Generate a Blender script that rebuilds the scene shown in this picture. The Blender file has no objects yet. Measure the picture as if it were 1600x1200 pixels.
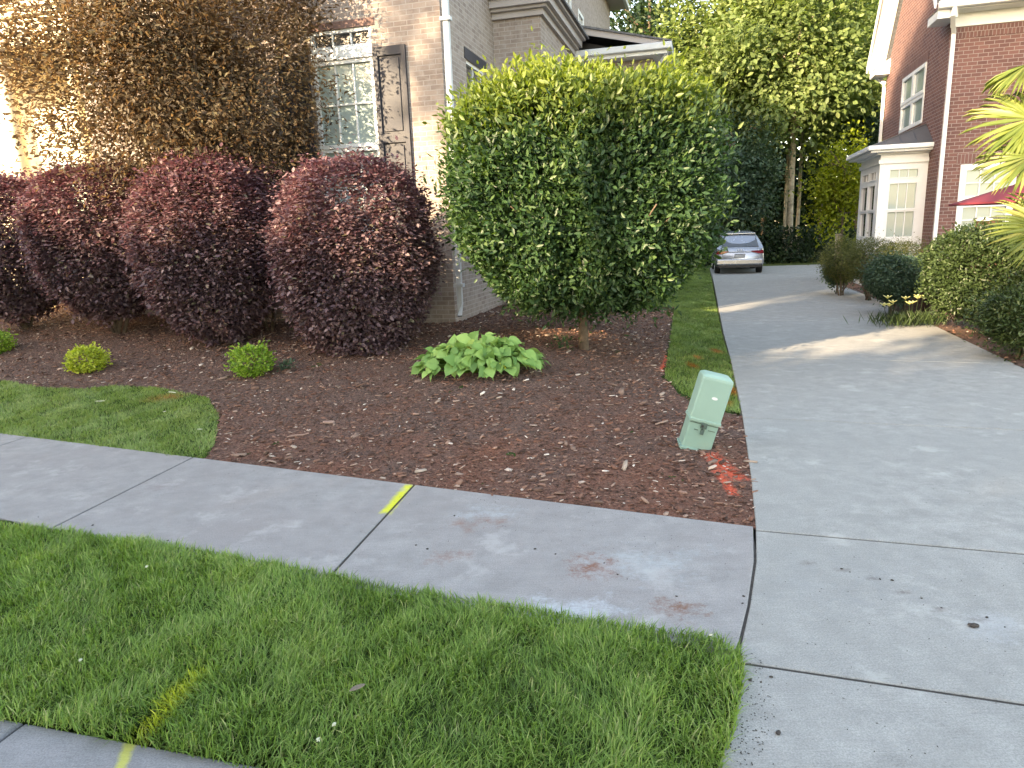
import bpy, bmesh, math, numpy as np
from mathutils import Vector, Matrix
R = np.random.default_rng(7)
SC = bpy.context.scene
COL = SC.collection
A3 = lambda *a: np.array(a, float)
# ------------------------------------------------------------------ camera model
F, NX, NY, H = 1085., 172., 4975., 1.75
_d = A3(NX, NY, F); _d /= np.linalg.norm(_d)
_fw = A3(0, 0, 1) - _d * _d[2]; _fw /= np.linalg.norm(_fw)
_r = np.cross(_d, _fw)
CAM = A3(0, 0, H)
TH = math.radians(15.76)                       # heading of the drive and the houses
DX = A3(math.sin(TH), math.cos(TH), 0); XX = A3(math.cos(TH), -math.sin(TH), 0)
def ray(u, v):
    q = A3(u - 800, v - 600, F); return A3(q @ _r, q @ _fw, -(q @ _d))
def sst(x): x = np.clip(x, 0, 1); return x * x * (3 - 2 * x)
NB = A3(.394, .919)
def terr(x, y):
    x = np.asarray(x, float); y = np.asarray(y, float)
    a = -((x - 2.21) * XX[0] + (y - 6.5) * XX[1]); b = (x + .73) * NB[0] + (y - 4.74) * NB[1]
    z = -.015 + .45 * sst(a / 3) * sst(b / 4.5) + .25 * sst((-x - 3) / 6) * sst(b / 5)
    z = z + .3 * sst((-a - 3.55) / 2.5) * sst((y - 5) / 3) * sst((30 - y) / 6)
    z = z + .036 * sst((-b - 1.36) / .12) * sst((a - .05) / .2) * sst((b + 2.9) / .2)
    return z
def G(u, v, z=0):
    q = ray(u, v); return CAM + q * ((z - H) / q[2])
def GT(u, v):
    z = 0.
    for _ in range(25): p = G(u, v, z); z = .5 * z + .5 * float(terr(p[0], p[1]))
    return A3(p[0], p[1], float(terr(p[0], p[1])))
def PL(u, v, p0, n):
    q = ray(u, v); return CAM + q * (((p0 - CAM) @ n) / (q @ n))
def at(u, y, z):                              # world point seen at column u, distance y, height z
    q = ray(u, 400); t = y / q[1]
    for _ in range(8):
        p = CAM + ray(u, v_of(u, y, z)) * (y / ray(u, v_of(u, y, z))[1]); break
    return A3(p[0], y, z)
def v_of(u, y, z):
    v = 400.
    for _ in range(30):
        q = ray(u, v); zz = H + q[2] * y / q[1]; v -= (z - zz) * F / y
    return v
# ------------------------------------------------------------------ object helpers
def setp(o, label=None, cat=None, group=None, kind=None):
    if label: o['label'] = label
    if cat: o['category'] = cat
    if group: o['group'] = group
    if kind: o['kind'] = kind
    return o
def link(name, me, mat, parent=None):
    o = bpy.data.objects.new(name, me); COL.objects.link(o)
    if mat: me.materials.append(mat)
    if parent: o.parent = parent
    return o
def empty(name, loc, rz, label, cat, group=None):
    o = bpy.data.objects.new(name, None); COL.objects.link(o)
    o.location = loc; o.rotation_euler = (0, 0, rz); o.empty_display_size = .2
    return setp(o, label, cat, group)
def mesh_np(name, V, faces_flat, sizes, mat, parent=None, attrs=None, smooth=False):
    me = bpy.data.meshes.new(name)
    V = np.ascontiguousarray(V, np.float32); ff = np.ascontiguousarray(faces_flat, np.int32); sz = np.ascontiguousarray(sizes, np.int32)
    me.vertices.add(len(V)); me.vertices.foreach_set('co', V.ravel())
    me.loops.add(len(ff)); me.loops.foreach_set('vertex_index', ff)
    me.polygons.add(len(sz)); st = np.concatenate([[0], np.cumsum(sz)[:-1]]).astype(np.int32)
    me.polygons.foreach_set('loop_start', st); me.polygons.foreach_set('loop_total', sz)
    if smooth: me.polygons.foreach_set('use_smooth', np.ones(len(sz), bool))
    me.update(calc_edges=True)
    for k, a in (attrs or {}).items():
        at_ = me.attributes.new(k, 'FLOAT', 'POINT'); at_.data.foreach_set('value', np.ascontiguousarray(a, np.float32))
    return link(name, me, mat, parent)
class MB:
    "collects boxes, tubes and polygons into one mesh"
    def __init__(s): s.v = []; s.f = []
    def add(s, V, Fs):
        n = len(s.v); s.v += [tuple(map(float, p)) for p in V]; s.f += [[n + i for i in f] for f in Fs]; return s
    def box(s, a, b, bev=0):
        x0, y0, z0 = a; x1, y1, z1 = b
        if x0 > x1: x0, x1 = x1, x0
        if y0 > y1: y0, y1 = y1, y0
        if z0 > z1: z0, z1 = z1, z0
        if bev:
            bm = bmesh.new(); bmesh.ops.create_cube(bm, size=1)
            for v in bm.verts: v.co = Vector((x0 + (v.co.x + .5) * (x1 - x0), y0 + (v.co.y + .5) * (y1 - y0), z0 + (v.co.z + .5) * (z1 - z0)))
            bmesh.ops.bevel(bm, geom=bm.edges[:], offset=bev, segments=2, profile=.5, affect='EDGES')
            bm.verts.index_update()
            s.add([v.co for v in bm.verts], [[v.index for v in f.verts] for f in bm.faces]); bm.free(); return s
        return s.add([(x0, y0, z0), (x1, y0, z0), (x1, y1, z0), (x0, y1, z0), (x0, y0, z1), (x1, y0, z1), (x1, y1, z1), (x0, y1, z1)],
                     [(0, 3, 2, 1), (4, 5, 6, 7), (0, 1, 5, 4), (1, 2, 6, 5), (2, 3, 7, 6), (3, 0, 4, 7)])
    def prism(s, poly, d):
        n = len(poly); d = np.array(d, float); P = [np.array(p, float) for p in poly]
        return s.add(P + [p + d for p in P], [list(range(n))[::-1], list(range(n, 2 * n))] + [[i, (i + 1) % n, n + (i + 1) % n, n + i] for i in range(n)])
    def tube(s, pts, rad, n=8, sq=1.):
        pts = [np.array(p, float) for p in pts]; rad = np.broadcast_to(rad, len(pts)); base = len(s.v); V = []
        for i, p in enumerate(pts):
            t = pts[min(i + 1, len(pts) - 1)] - pts[max(i - 1, 0)]; t /= np.linalg.norm(t) + 1e-9
            u = np.cross(t, A3(0, 0, 1) if abs(t[2]) < .9 else A3(0, 1, 0)); u /= np.linalg.norm(u); w = np.cross(t, u)
            for k in range(n):
                a = 2 * math.pi * (k + .5) / n; V.append(p + rad[i] * (u * math.cos(a) + w * math.sin(a) * sq))
        Fs = [[i * n + k, i * n + (k + 1) % n, (i + 1) * n + (k + 1) % n, (i + 1) * n + k] for i in range(len(pts) - 1) for k in range(n)]
        Fs += [list(range(n))[::-1], [(len(pts) - 1) * n + k for k in range(n)]]
        return s.add(V, Fs)
    def wall(s, o, ex, x0, x1, z0, z1, holes, rev=.1, nrm=None):
        "plane wall from o along unit ex, with rectangular openings and reveals going against nrm"
        o = np.array(o, float); ex = np.array(ex, float); nn = np.array(nrm, float)
        xs = sorted({x0, x1, *[h[i] for h in holes for i in (0, 1)]}); zs = sorted({z0, z1, *[h[i] for h in holes for i in (2, 3)]})
        P = lambda x, z, k=0: o + ex * x + A3(0, 0, z) - nn * k
        for i in range(len(xs) - 1):
            for j in range(len(zs) - 1):
                cx, cz = (xs[i] + xs[i + 1]) / 2, (zs[j] + zs[j + 1]) / 2
                if any(h[0] < cx < h[1] and h[2] < cz < h[3] for h in holes): continue
                s.add([P(xs[i], zs[j]), P(xs[i + 1], zs[j]), P(xs[i + 1], zs[j + 1]), P(xs[i], zs[j + 1])], [(0, 1, 2, 3)])
        for h in holes:
            a, b, c, d = h
            for (p, q) in (((a, c), (b, c)), ((b, c), (b, d)), ((b, d), (a, d)), ((a, d), (a, c))):
                s.add([P(*p), P(*q), P(*q, rev), P(*p, rev)], [(0, 1, 2, 3)])
        return s
    def build(s, name, mat, parent=None, smooth=False):
        me = bpy.data.meshes.new(name); me.from_pydata(s.v, [], s.f); me.validate()
        bm = bmesh.new(); bm.from_mesh(me); bmesh.ops.recalc_face_normals(bm, faces=bm.faces); bm.to_mesh(me); bm.free()
        if smooth:
            for p in me.polygons: p.use_smooth = True
        return link(name, me, mat, parent)
# ------------------------------------------------------------------ materials
class NT:
    def __init__(s, name):
        s.m = bpy.data.materials.new(name); s.m.use_nodes = True; s.t = s.m.node_tree; s.t.nodes.clear()
        s.out = s.n('ShaderNodeOutputMaterial')
    def n(s, ty, **kw):
        x = s.t.nodes.new(ty)
        for k, v in kw.items(): setattr(x, k, v)
        return x
    def l(s, a, b): s.t.links.new(a, b)
    def inp(s, node, k, v):
        if isinstance(v, bpy.types.NodeSocket): s.l(v, node.inputs[k])
        else: node.inputs[k].default_value = v
    def noise(s, vec, scale, detail=4, rough=.55, dist=0):
        x = s.n('ShaderNodeTexNoise'); s.l(vec, x.inputs['Vector'])
        for k, v in (('Scale', scale), ('Detail', detail), ('Roughness', rough), ('Distortion', dist)): x.inputs[k].default_value = v
        return x.outputs['Fac']
    def ramp(s, fac, stops):
        x = s.n('ShaderNodeValToRGB'); s.l(fac, x.inputs[0]); e = x.color_ramp.elements
        while len(e) < len(stops): e.new(.5)
        for q, (p, c) in zip(e, stops): q.position = p; q.color = (*c, 1) if len(c) == 3 else c
        return x.outputs[0]
    def mix(s, fac, a, b, mode='MIX'):
        x = s.n('ShaderNodeMix', data_type='RGBA', blend_type=mode); x.clamp_factor = True
        s.inp(x, 0, fac); 
        for k, v in ((6, a), (7, b)):
            if isinstance(v, bpy.types.NodeSocket): s.l(v, x.inputs[k])
            else: x.inputs[k].default_value = (*v, 1) if len(v) == 3 else v
        return x.outputs[2]
    def math(s, op, a, b=0., c=0.):
        x = s.n('ShaderNodeMath', operation=op); s.inp(x, 0, a); s.inp(x, 1, b); s.inp(x, 2, c); return x.outputs[0]
    def bump(s, h, strength=.5, dist=.01, nrm=None):
        x = s.n('ShaderNodeBump'); s.l(h, x.inputs['Height']); x.inputs['Strength'].default_value = strength; x.inputs['Distance'].default_value = dist
        if nrm: s.l(nrm, x.inputs['Normal'])
        return x.outputs[0]
    def coord(s, k='Object'): return s.n('ShaderNodeTexCoord').outputs[k]
    def pos(s): return s.n('ShaderNodeNewGeometry').outputs['Position']
    def bsdf(s, col, rough=.7, nrm=None, metal=0., spec=.5, **kw):
        x = s.n('ShaderNodeBsdfPrincipled')
        if isinstance(col, bpy.types.NodeSocket): s.l(col, x.inputs['Base Color'])
        else: x.inputs['Base Color'].default_value = (*col, 1)
        s.inp(x, 'Roughness', rough); x.inputs['Metallic'].default_value = metal; x.inputs['Specular IOR Level'].default_value = spec
        for k, v in kw.items(): s.inp(x, k.replace('_', ' '), v)
        if nrm: s.l(nrm, x.inputs['Normal'])
        return x.outputs[0]
    def done(s, sh): s.l(sh, s.out.inputs[0]); return s.m
def plain(name, col, rough=.6, metal=0., var=.12, scale=6., bump=.15, bscale=60., spec=.5, dirt=None):
    t = NT(name); c = t.coord(); n = t.noise(c, scale, 5)
    lo = tuple(max(0, x * (1 - var)) for x in col); hi = tuple(min(1, x * (1 + var)) for x in col)
    k = t.ramp(n, [(.3, lo), (.7, hi)])
    if dirt: k = t.mix(t.ramp(t.noise(c, scale * .6, 6, .7), [(.52, (0, 0, 0)), (.75, (1, 1, 1))]), k, dirt)
    return t.done(t.bsdf(k, t.math('MULTIPLY_ADD', n, .2, rough - .1), t.bump(t.noise(c, bscale, 3), bump, .004), metal, spec))
def leaf_mat(name, stops, trans=.45, rough=.45, spec=.4, tint=(1.25, 1.3, .6), paint=None):
    t = NT(name); a = t.n('ShaderNodeAttribute', attribute_name='v').outputs['Fac']
    col = t.ramp(a, stops)
    fine = t.noise(t.coord(), 9., 3)
    col = t.mix(t.math('MULTIPLY', fine, .45), col, t.mix(1., col, (.45, .5, .45), 'MULTIPLY'))
    if paint: col = t.mix(t.n('ShaderNodeAttribute', attribute_name='p').outputs['Fac'], col, paint)
    sh = t.bsdf(col, rough, None, 0, spec)
    tr = t.n('ShaderNodeBsdfTranslucent'); t.l(t.mix(1., col, tint, 'MULTIPLY'), tr.inputs[0])
    mx = t.n('ShaderNodeMixShader'); mx.inputs[0].default_value = trans; t.l(sh, mx.inputs[1]); t.l(tr.outputs[0], mx.inputs[2])
    return t.done(mx.outputs[0])
def brick_mat(name, c1, c2, mortar, bw=.2, rh=.072, ms=.011, wash=None):
    t = NT(name); c = t.coord(); sp = t.n('ShaderNodeSeparateXYZ'); t.l(c, sp.inputs[0])
    cb = t.n('ShaderNodeCombineXYZ'); t.l(t.math('ADD', sp.outputs[0], sp.outputs[1]), cb.inputs[0]); t.l(sp.outputs[2], cb.inputs[1])
    b = t.n('ShaderNodeTexBrick'); t.l(cb.outputs[0], b.inputs['Vector'])
    for k, v in (('Scale', 1.), ('Mortar Size', ms / 2), ('Mortar Smooth', .2), ('Bias', 0.), ('Brick Width', bw), ('Row Height', rh)): b.inputs[k].default_value = v
    b.inputs['Color1'].default_value = (*c1, 1); b.inputs['Color2'].default_value = (*c2, 1); b.inputs['Mortar'].default_value = (*mortar, 1)
    n = t.noise(c, 3., 6, .6); col = t.mix(t.math('MULTIPLY', n, .5), b.outputs['Color'], t.mix(1., b.outputs['Color'], (.55, .55, .58), 'MULTIPLY'))
    if wash: col = t.mix(t.ramp(t.noise(c, 7., 6, .7), [(.45, (0, 0, 0)), (.7, (.7, .7, .7))]), col, wash)
    h = t.math('SUBTRACT', t.math('MULTIPLY', t.noise(c, 60., 4), .35), b.outputs['Fac'])
    return t.done(t.bsdf(col, .85, t.bump(h, .6, .008), 0, .3))
def glass_mat(name, col=(.05, .07, .08), rough=.04, slats=None):
    t = NT(name); k = col
    if slats:
        w = t.n('ShaderNodeTexWave', wave_type='BANDS', bands_direction='Z'); t.l(t.coord(), w.inputs[0]); w.inputs['Scale'].default_value = slats
        w.inputs['Distortion'].default_value = .15
        k = t.mix(w.outputs['Fac'], tuple(x * .7 for x in col), col)
    return t.done(t.bsdf(k, rough, None, 0, .35 if slats else .8, Coat_Weight=.35 if slats else .8, Coat_Roughness=.02))
def paint_mask(t, p, a, b, w, sc=18., amt=.9):
    "soft sprayed streak from a to b on the ground"
    a = A3(*a); b = A3(*b); L = np.linalg.norm(b - a); d = (b - a) / L
    v = t.n('ShaderNodeVectorMath', operation='SUBTRACT'); t.l(p, v.inputs[0]); v.inputs[1].default_value = (a[0], a[1], 0)
    dt = t.n('ShaderNodeVectorMath', operation='DOT_PRODUCT'); t.l(v.outputs[0], dt.inputs[0]); dt.inputs[1].default_value = (d[0], d[1], 0)
    dn = t.n('ShaderNodeVectorMath', operation='DOT_PRODUCT'); t.l(v.outputs[0], dn.inputs[0]); dn.inputs[1].default_value = (-d[1], d[0], 0)
    al = t.math('SUBTRACT', 1., t.math('DIVIDE', t.math('ABSOLUTE', t.math('SUBTRACT', dt.outputs['Value'], L / 2)), L / 2 * 1.1))
    ac = t.math('SUBTRACT', 1., t.math('DIVIDE', t.math('ABSOLUTE', dn.outputs['Value']), w))
    m = t.math('MINIMUM', t.math('MULTIPLY', al, 3.), ac); m = t.math('ADD', m, t.math('MULTIPLY', t.math('SUBTRACT', t.noise(p, sc, 6, .75), .5), 1.6))
    return t.ramp(m, [(.1, (0, 0, 0)), (.75, (amt,) * 3)])
def concrete(name, base, warm, stains=False, paints=()):
    t = NT(name); p = t.pos()
    big = t.noise(p, .9, 4, .55); mid = t.noise(p, 6., 6, .68); fine = t.noise(p, 140., 3, .8); grit = t.noise(p, 420., 2, .7)
    lo = tuple(x * .82 for x in base); hi = tuple(x * 1.10 for x in base)
    col = t.ramp(mid, [(.36, lo), (.64, hi)])
    col = t.mix(t.ramp(big, [(.35, (0, 0, 0)), (.68, (.75, .75, .75))]), col, warm)
    col = t.mix(t.ramp(fine, [(.38, (.75,) * 3), (.6, (0, 0, 0))]), col, t.mix(1., col, (.6, .6, .61), 'MULTIPLY'))
    col = t.mix(t.ramp(grit, [(.6, (0, 0, 0)), (.72, (.35, .35, .35))]), col, tuple(min(1, x * 1.5) for x in base))
    if stains:
        for (cx, cy, sx, sy, sc, cc, th, amt) in STAINS:
            mp = t.n('ShaderNodeMapping', vector_type='POINT'); t.l(p, mp.inputs[0])
            v = t.n('ShaderNodeVectorMath', operation='SUBTRACT'); t.l(p, v.inputs[0]); v.inputs[1].default_value = (cx, cy, 0)
            w = t.n('ShaderNodeVectorMath', operation='DIVIDE'); t.l(v.outputs[0], w.inputs[0]); w.inputs[1].default_value = (sx, sy, 5)
            ln = t.n('ShaderNodeVectorMath', operation='LENGTH'); t.l(w.outputs[0], ln.inputs[0])
            m = t.math('SUBTRACT', 1., ln.outputs['Value']); m = t.math('ADD', t.math('MULTIPLY_ADD', m, .5, .10), t.math('MULTIPLY', t.math('SUBTRACT', t.noise(p, sc * 1.3, 9, .85), .5), 1.7))
            f = t.ramp(m, [(th - .2, (0, 0, 0)), (th + .10, (min(.95, amt * 1.45),) * 3)])
            col = t.mix(f, col, cc)
    for (a_, b_, w_, pc, am) in paints: col = t.mix(paint_mask(t, p, a_, b_, w_, 9., am), col, pc)
    mpn = t.n('ShaderNodeMapping'); t.l(p, mpn.inputs[0]); mpn.inputs['Rotation'].default_value = (0, 0, .35); mpn.inputs['Scale'].default_value = (6, 160, 6)
    broom = t.noise(mpn.outputs[0], 1., 3, .6)
    col = t.mix(t.ramp(broom, [(.38, (.28,) * 3), (.55, (0, 0, 0))]), col, t.mix(1., col, (.72, .72, .73), 'MULTIPLY'))
    blot = t.noise(p, 2.3, 7, .7)
    col = t.mix(t.ramp(blot, [(.55, (0, 0, 0)), (.66, (.45,) * 3)]), col, tuple(x * .72 for x in base))
    col = t.mix(t.ramp(blot, [(.34, (.5,) * 3), (.43, (0, 0, 0))]), col, tuple(x * 1.2 for x in base))
    nr = t.bump(t.math('ADD', t.math('ADD', fine, broom), t.math('MULTIPLY', mid, .6)), .4, .004)
    return t.done(t.bsdf(col, .88, nr, 0, .25))
# ------------------------------------------------------------------ foliage
def unit(v): return v / (np.linalg.norm(v, axis=-1, keepdims=True) + 1e-9)
LEAF_S = ([(0, 0, 0), (.35, .46, .10), (.72, .34, .06), (1, 0, -.06), (.72, -.34, .06), (.35, -.46, .10)], [(0, 1, 2, 3), (0, 3, 4, 5)])
LEAF_D = ([(0, 0, 0), (.45, .5, .12), (1, 0, -.05), (.45, -.5, .12)], [(0, 1, 2), (0, 2, 3)])
def leaves(name, P, A, N, L, W, mat, parent=None, tpl=LEAF_S, v=None):
    n = len(P); A = unit(A); S = unit(np.cross(A, N)); N = np.cross(S, A)
    T = np.array(tpl[0]); L = np.broadcast_to(L, n)[:, None, None]; W = np.broadcast_to(W, n)[:, None, None]
    V = P[:, None] + A[:, None] * T[None, :, 0:1] * L + S[:, None] * T[None, :, 1:2] * W + N[:, None] * T[None, :, 2:3] * W
    k = len(T); fl = np.concatenate([np.array(f) for f in tpl[1]]); sz = np.array([len(f) for f in tpl[1]])
    ff = (np.arange(n)[:, None] * k + fl[None]).ravel(); vv = R.random(n) if v is None else np.clip(v, 0, 1)
    return mesh_np(name, V.reshape(-1, 3), ff, np.tile(sz, n), mat, parent, {'v': np.repeat(vv, k)})
def sup_r(d, rad, e): return (np.abs(d[:, 0] / rad[0]) ** e + np.abs(d[:, 1] / rad[1]) ** e + np.abs(d[:, 2] / rad[2]) ** e) ** (-1 / e)
def rdir(n): return unit(R.normal(size=(n, 3)))
def bush(name, parent, cen, rad, n, L, mat, e=2.6, ncl=220, cr=.16, lump=.10, up=.3, horiz=0., wr=.42, core=.25, tpl=LEAF_S, clip=None, taper=0., shellk=.10, vb=0., even=.5, tip=None):
    """leafy mass: clumps of leaves spread over (and a little inside) a rounded envelope"""
    cen = np.array(cen, float); rad = np.array(rad, float)
    dc = rdir(ncl); rc = sup_r(dc, rad, e) * (1 - np.abs(R.normal(0, lump, ncl))); C = cen + dc * rc[:, None]
    cv = R.normal(0, .14, ncl)
    i = R.integers(0, ncl, n); off = R.normal(size=(n, 3)) * cr
    P = C[i] + off
    ns = int(n * even); d2 = rdir(ns); r2 = sup_r(d2, rad, e) * (1 - np.abs(R.normal(0, shellk, ns))); P[:ns] = cen + d2 * r2[:, None]   # an even shell
    nc = int(n * core * .5); d3 = rdir(nc); P[-nc:] = cen + d3 * (sup_r(d3, rad, e) * R.uniform(.45, .85, nc))[:, None]
    if taper:
        h = np.clip((cen[2] - P[:, 2]) / rad[2], 0, 1); s = 1 - taper * h ** 1.5; P[:, 0] = cen[0] + (P[:, 0] - cen[0]) * s; P[:, 1] = cen[1] + (P[:, 1] - cen[1]) * s
    out = unit(P - cen)
    A = unit(out * .7 + R.normal(size=(n, 3)) * .75 + A3(0, 0, up)); N = unit(out * (1 - horiz) + A3(0, 0, .4 + 2 * horiz) + R.normal(size=(n, 3)) * .55)
    if horiz: A[:, 2] = A[:, 2] * (1 - horiz) - .15
    keep = P[:, 2] > terr(P[:, 0], P[:, 1]) + .02
    if clip is not None: keep &= clip(P)
    v = np.clip(.5 + cv[i] + R.normal(0, .2, n) + vb, 0, 1); LL = L * R.uniform(.65, 1.25, n)
    P, A, N, LL, v = P[keep], A[keep], N[keep], LL[keep], v[keep]; o = leaves(name, P, A, N, LL, LL * wr, mat, parent, tpl, v)
    if tip:                                   # tints the top by height: red fresh growth; on the evergreen, painted sunlight
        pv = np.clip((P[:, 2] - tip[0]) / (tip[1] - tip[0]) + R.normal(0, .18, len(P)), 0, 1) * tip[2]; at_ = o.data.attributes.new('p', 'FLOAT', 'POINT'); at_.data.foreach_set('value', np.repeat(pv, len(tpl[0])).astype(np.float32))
    return o
def branch(mb, p, d, L, r, depth, spread=.5, tips=None, n=7, upb=.25):
    pts = [np.array(p, float)]; d = np.array(d, float); k = 5
    for i in range(k):
        d = unit(d + R.normal(size=3) * .13 + A3(0, 0, upb * .12)); pts.append(pts[-1] + d * L / k)
    mb.tube(pts, np.linspace(r, r * .55, k + 1), n)
    if tips is not None: tips.append(pts[-1])
    if depth:
        for j in range(R.integers(2, 4)):
            q = pts[R.integers(2, k + 1)]; dd = unit(d + R.normal(size=3) * spread * 1.2)
            branch(mb, q, dd, L * R.uniform(.55, .8), r * .5, depth - 1, spread, tips, max(4, n - 2), upb)
def tree(label, cat, base, height, r, crown_c, crown_r, n, L, mat, bark, group=None, name='tree', e=2.1, ncl=90, cr=.5, stems=1, lean=(0, 0), nbr=9, clip=None, trunk_top=None, tpl=LEAF_D, wr=.6, core=.3, lump=.22, horiz=.25, vb=0., even=.12):
    t = empty(name, base, 0, label, cat, group); b = np.array(base, float); mb = MB(); cc = np.array(crown_c, float) - b
    top = (trunk_top or height)
    for s in range(stems):
        a = R.uniform(0, 6.28); pts = []; w = R.uniform(-.1, .1, 2)
        for k in range(9):
            f = k / 8; pts.append(A3(lean[0] * f * top + w[0] * math.sin(f * 4) * r * 6 + (math.cos(a) * f * .7 * (stems > 1)), lean[1] * f * top + w[1] * math.sin(f * 5) * r * 6 + (math.sin(a) * f * .35 * (stems > 1)), -.25 + f * (top + .25)))
        rr = np.linspace(r, r * .35, 9) ; rr[0] *= 1.35
        mb.tube(pts, rr, 10)
        for k in range(nbr):
            f = R.uniform(.35, 1); q = pts[int(f * 8)]; az = R.uniform(0, 6.28)
            if q[2] < cc[2] - crown_r[2] * .9: continue
            branch(mb, q, unit(A3(math.cos(az), math.sin(az), R.uniform(.15, .8))), min(crown_r[0], crown_r[1]) * R.uniform(.5, .85), r * .4, 1)
    mb.build('trunk', bark, t, True)
    bush('crown', t, crown_c, crown_r, n, L, mat, e, ncl, cr, lump, .1, horiz, wr, core, tpl, clip, vb=vb, even=even)
    c = [o for o in COL.objects if o.parent == t and o.name.startswith('crown')][-1]
    c.location = -b
    return t
def inpoly(x, y, poly):
    ins = np.zeros(np.shape(x), bool); n = len(poly); j = n - 1
    for i in range(n):
        xi, yi = poly[i]; xj, yj = poly[j]
        c = ((yi > y) != (yj > y)) & (x < (xj - xi) * (y - yi) / (yj - yi + 1e-12) + xi); ins ^= c; j = i
    return ins
_ph = R.uniform(0, 6.28, (12, 2)); _fr = unit(R.normal(size=(12, 2)))
def fnoise(x, y, f):
    s = 0
    for k in range(6): s = s + np.sin((x * _fr[k, 0] + y * _fr[k, 1]) * f * (1 + .37 * k) + _ph[k, 0] + 1.7 * np.sin((x * _fr[k + 6, 1] - y * _fr[k + 6, 0]) * f * .6 + _ph[k, 1]))
    return s / 6
def grass(name, poly, n, L, W, mat, label, edge=.02, paint=None, zoff=0., zmin=-9.):
    poly = np.array([p[:2] for p in poly]); lo, hi = poly.min(0) - edge, poly.max(0) + edge
    P = []; tot = 0
    while tot < n:
        q = R.uniform(lo, hi, (n, 2)); q = q[inpoly(q[:, 0], q[:, 1], poly)]; P.append(q); tot += len(q)
    P = np.concatenate(P)[:n]; x, y = P.T
    cl = fnoise(x, y, 9.); big = fnoise(x, y, 2.2)
    keep = R.random(n) < .75 + .4 * cl + .15 * fnoise(x, y, 30.); x, y, cl, big = x[keep], y[keep], cl[keep], big[keep]; n = len(x)
    P = np.stack([x, y, np.maximum(terr(x, y) + zoff, zmin) - .005], 1)
    az = R.uniform(0, 6.28, n); az = np.where(R.random(n) < .45, fnoise(x, y, 5.) * 4 + R.normal(0, .5, n), az)
    ln = np.abs(R.normal(.45, .3, n)); D = np.stack([np.cos(az) * ln, np.sin(az) * ln, np.ones(n)], 1); D = unit(D)
    S = unit(np.stack([-np.sin(az + R.normal(0, .8, n)), np.cos(az), np.zeros(n)], 1)); LL = L * R.uniform(.45, 1.2, n) * (1 + .3 * cl); WW = W * R.uniform(.6, 1.3, n)
    droop = np.stack([np.cos(az), np.sin(az), -.7 * np.ones(n)], 1) * (R.uniform(.05, .45, n) * LL)[:, None]
    b0 = P - S * WW[:, None] * .5; b1 = P + S * WW[:, None] * .5; m = P + D * (LL * .55)[:, None] + droop * .2
    V = np.stack([b0, b1, m + S * WW[:, None] * .42, m - S * WW[:, None] * .42, P + D * LL[:, None] + droop], 1)
    ff = (np.arange(n)[:, None] * 5 + np.array([0, 1, 2, 3, 3, 2, 4])[None]).ravel()
    v = np.clip(.45 + .22 * big + .16 * cl - .035 * (x + 1) + R.normal(0, .2, n), 0, 1); v = np.where(R.random(n) < .035, R.uniform(.93, 1, n), np.minimum(v, .9))
    pm = paint(x, y) if paint else np.zeros(n)
    o = mesh_np(name, V.reshape(-1, 3), ff, np.tile([4, 3], n), mat, None, {'v': np.repeat(v, 5), 'p': np.repeat(pm, 5)})
    return setp(o, label, 'grass', kind='stuff')


W2 = lambda u, v: tuple(GT(u, v)[:2])
BARK = plain('bark', (.12, .085, .06), .9, var=.4, scale=14, bump=.8, bscale=40)
BARKP = plain('pale_bark', (.34, .29, .22), .9, var=.5, scale=5, bump=.8, bscale=30)
exec_order = []
# ================================================================== SETTING
# --- concrete slabs
SWC = [A3(*p) for p in ((-.73, 4.74), (1.37, 3.81))]
Ld = unit(A3(.919, -.394))                                    # direction of the footpath, rightwards
BL = lambda s: A3(-.73, 4.74) + Ld * s                        # back edge
STAINS = [(*G(745, 815)[:2], .34, .26, 6., (.24, .13, .10), .56, .5), (*G(925, 885)[:2], .30, .30, 9., (.22, .10, .07), .55, .7),
          (*G(1060, 950)[:2], .26, .22, 10., (.20, .10, .07), .56, .65), (*G(700, 870)[:2], .30, .2, 8., (.24, .15, .13), .57, .5),
          (*G(860, 960)[:2], .62, .28, 5., (.46, .50, .54), .50, .5), (*G(760, 800)[:2], .5, .3, 7., (.40, .44, .46), .56, .4),
          (*G(250, 760)[:2], .5, .3, 4., (.22, .18, .18), .6, .4), (*G(1000, 880)[:2], .8, .5, 4., (.38, .42, .44), .58, .4),
          *[(*G(u_, v_)[:2], .09, .05, 22., (.17, .15, .14), .5, .5) for u_, v_ in ((1262, 880), (1318, 890), (1365, 903), (1412, 925), (1470, 952), (1530, 968))],
          (*G(1560, 980)[:2], .45, .3, 3., (.42, .44, .46), .56, .35), (*G(1300, 900)[:2], 1.2, .8, 2., (.25, .26, .27), .62, .3)]
M_SW = concrete('footpath_concrete', (.35, .34, .335), (.31, .285, .28), True, [(W2(640, 760), W2(602, 806), .055, (.62, .62, .05), .95)])
M_DR = concrete('drive_concrete', (.375, .372, .355), (.335, .335, .32), True)
M_KERB = concrete('kerb_concrete', (.30, .30, .31), (.26, .26, .27), False, [(W2(203, 1150), W2(180, 1215), .03, (.6, .58, .05), .6)])
M_DIRT = plain('joint_dirt', (.045, .04, .036), .95, var=.4, scale=40)
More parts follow.
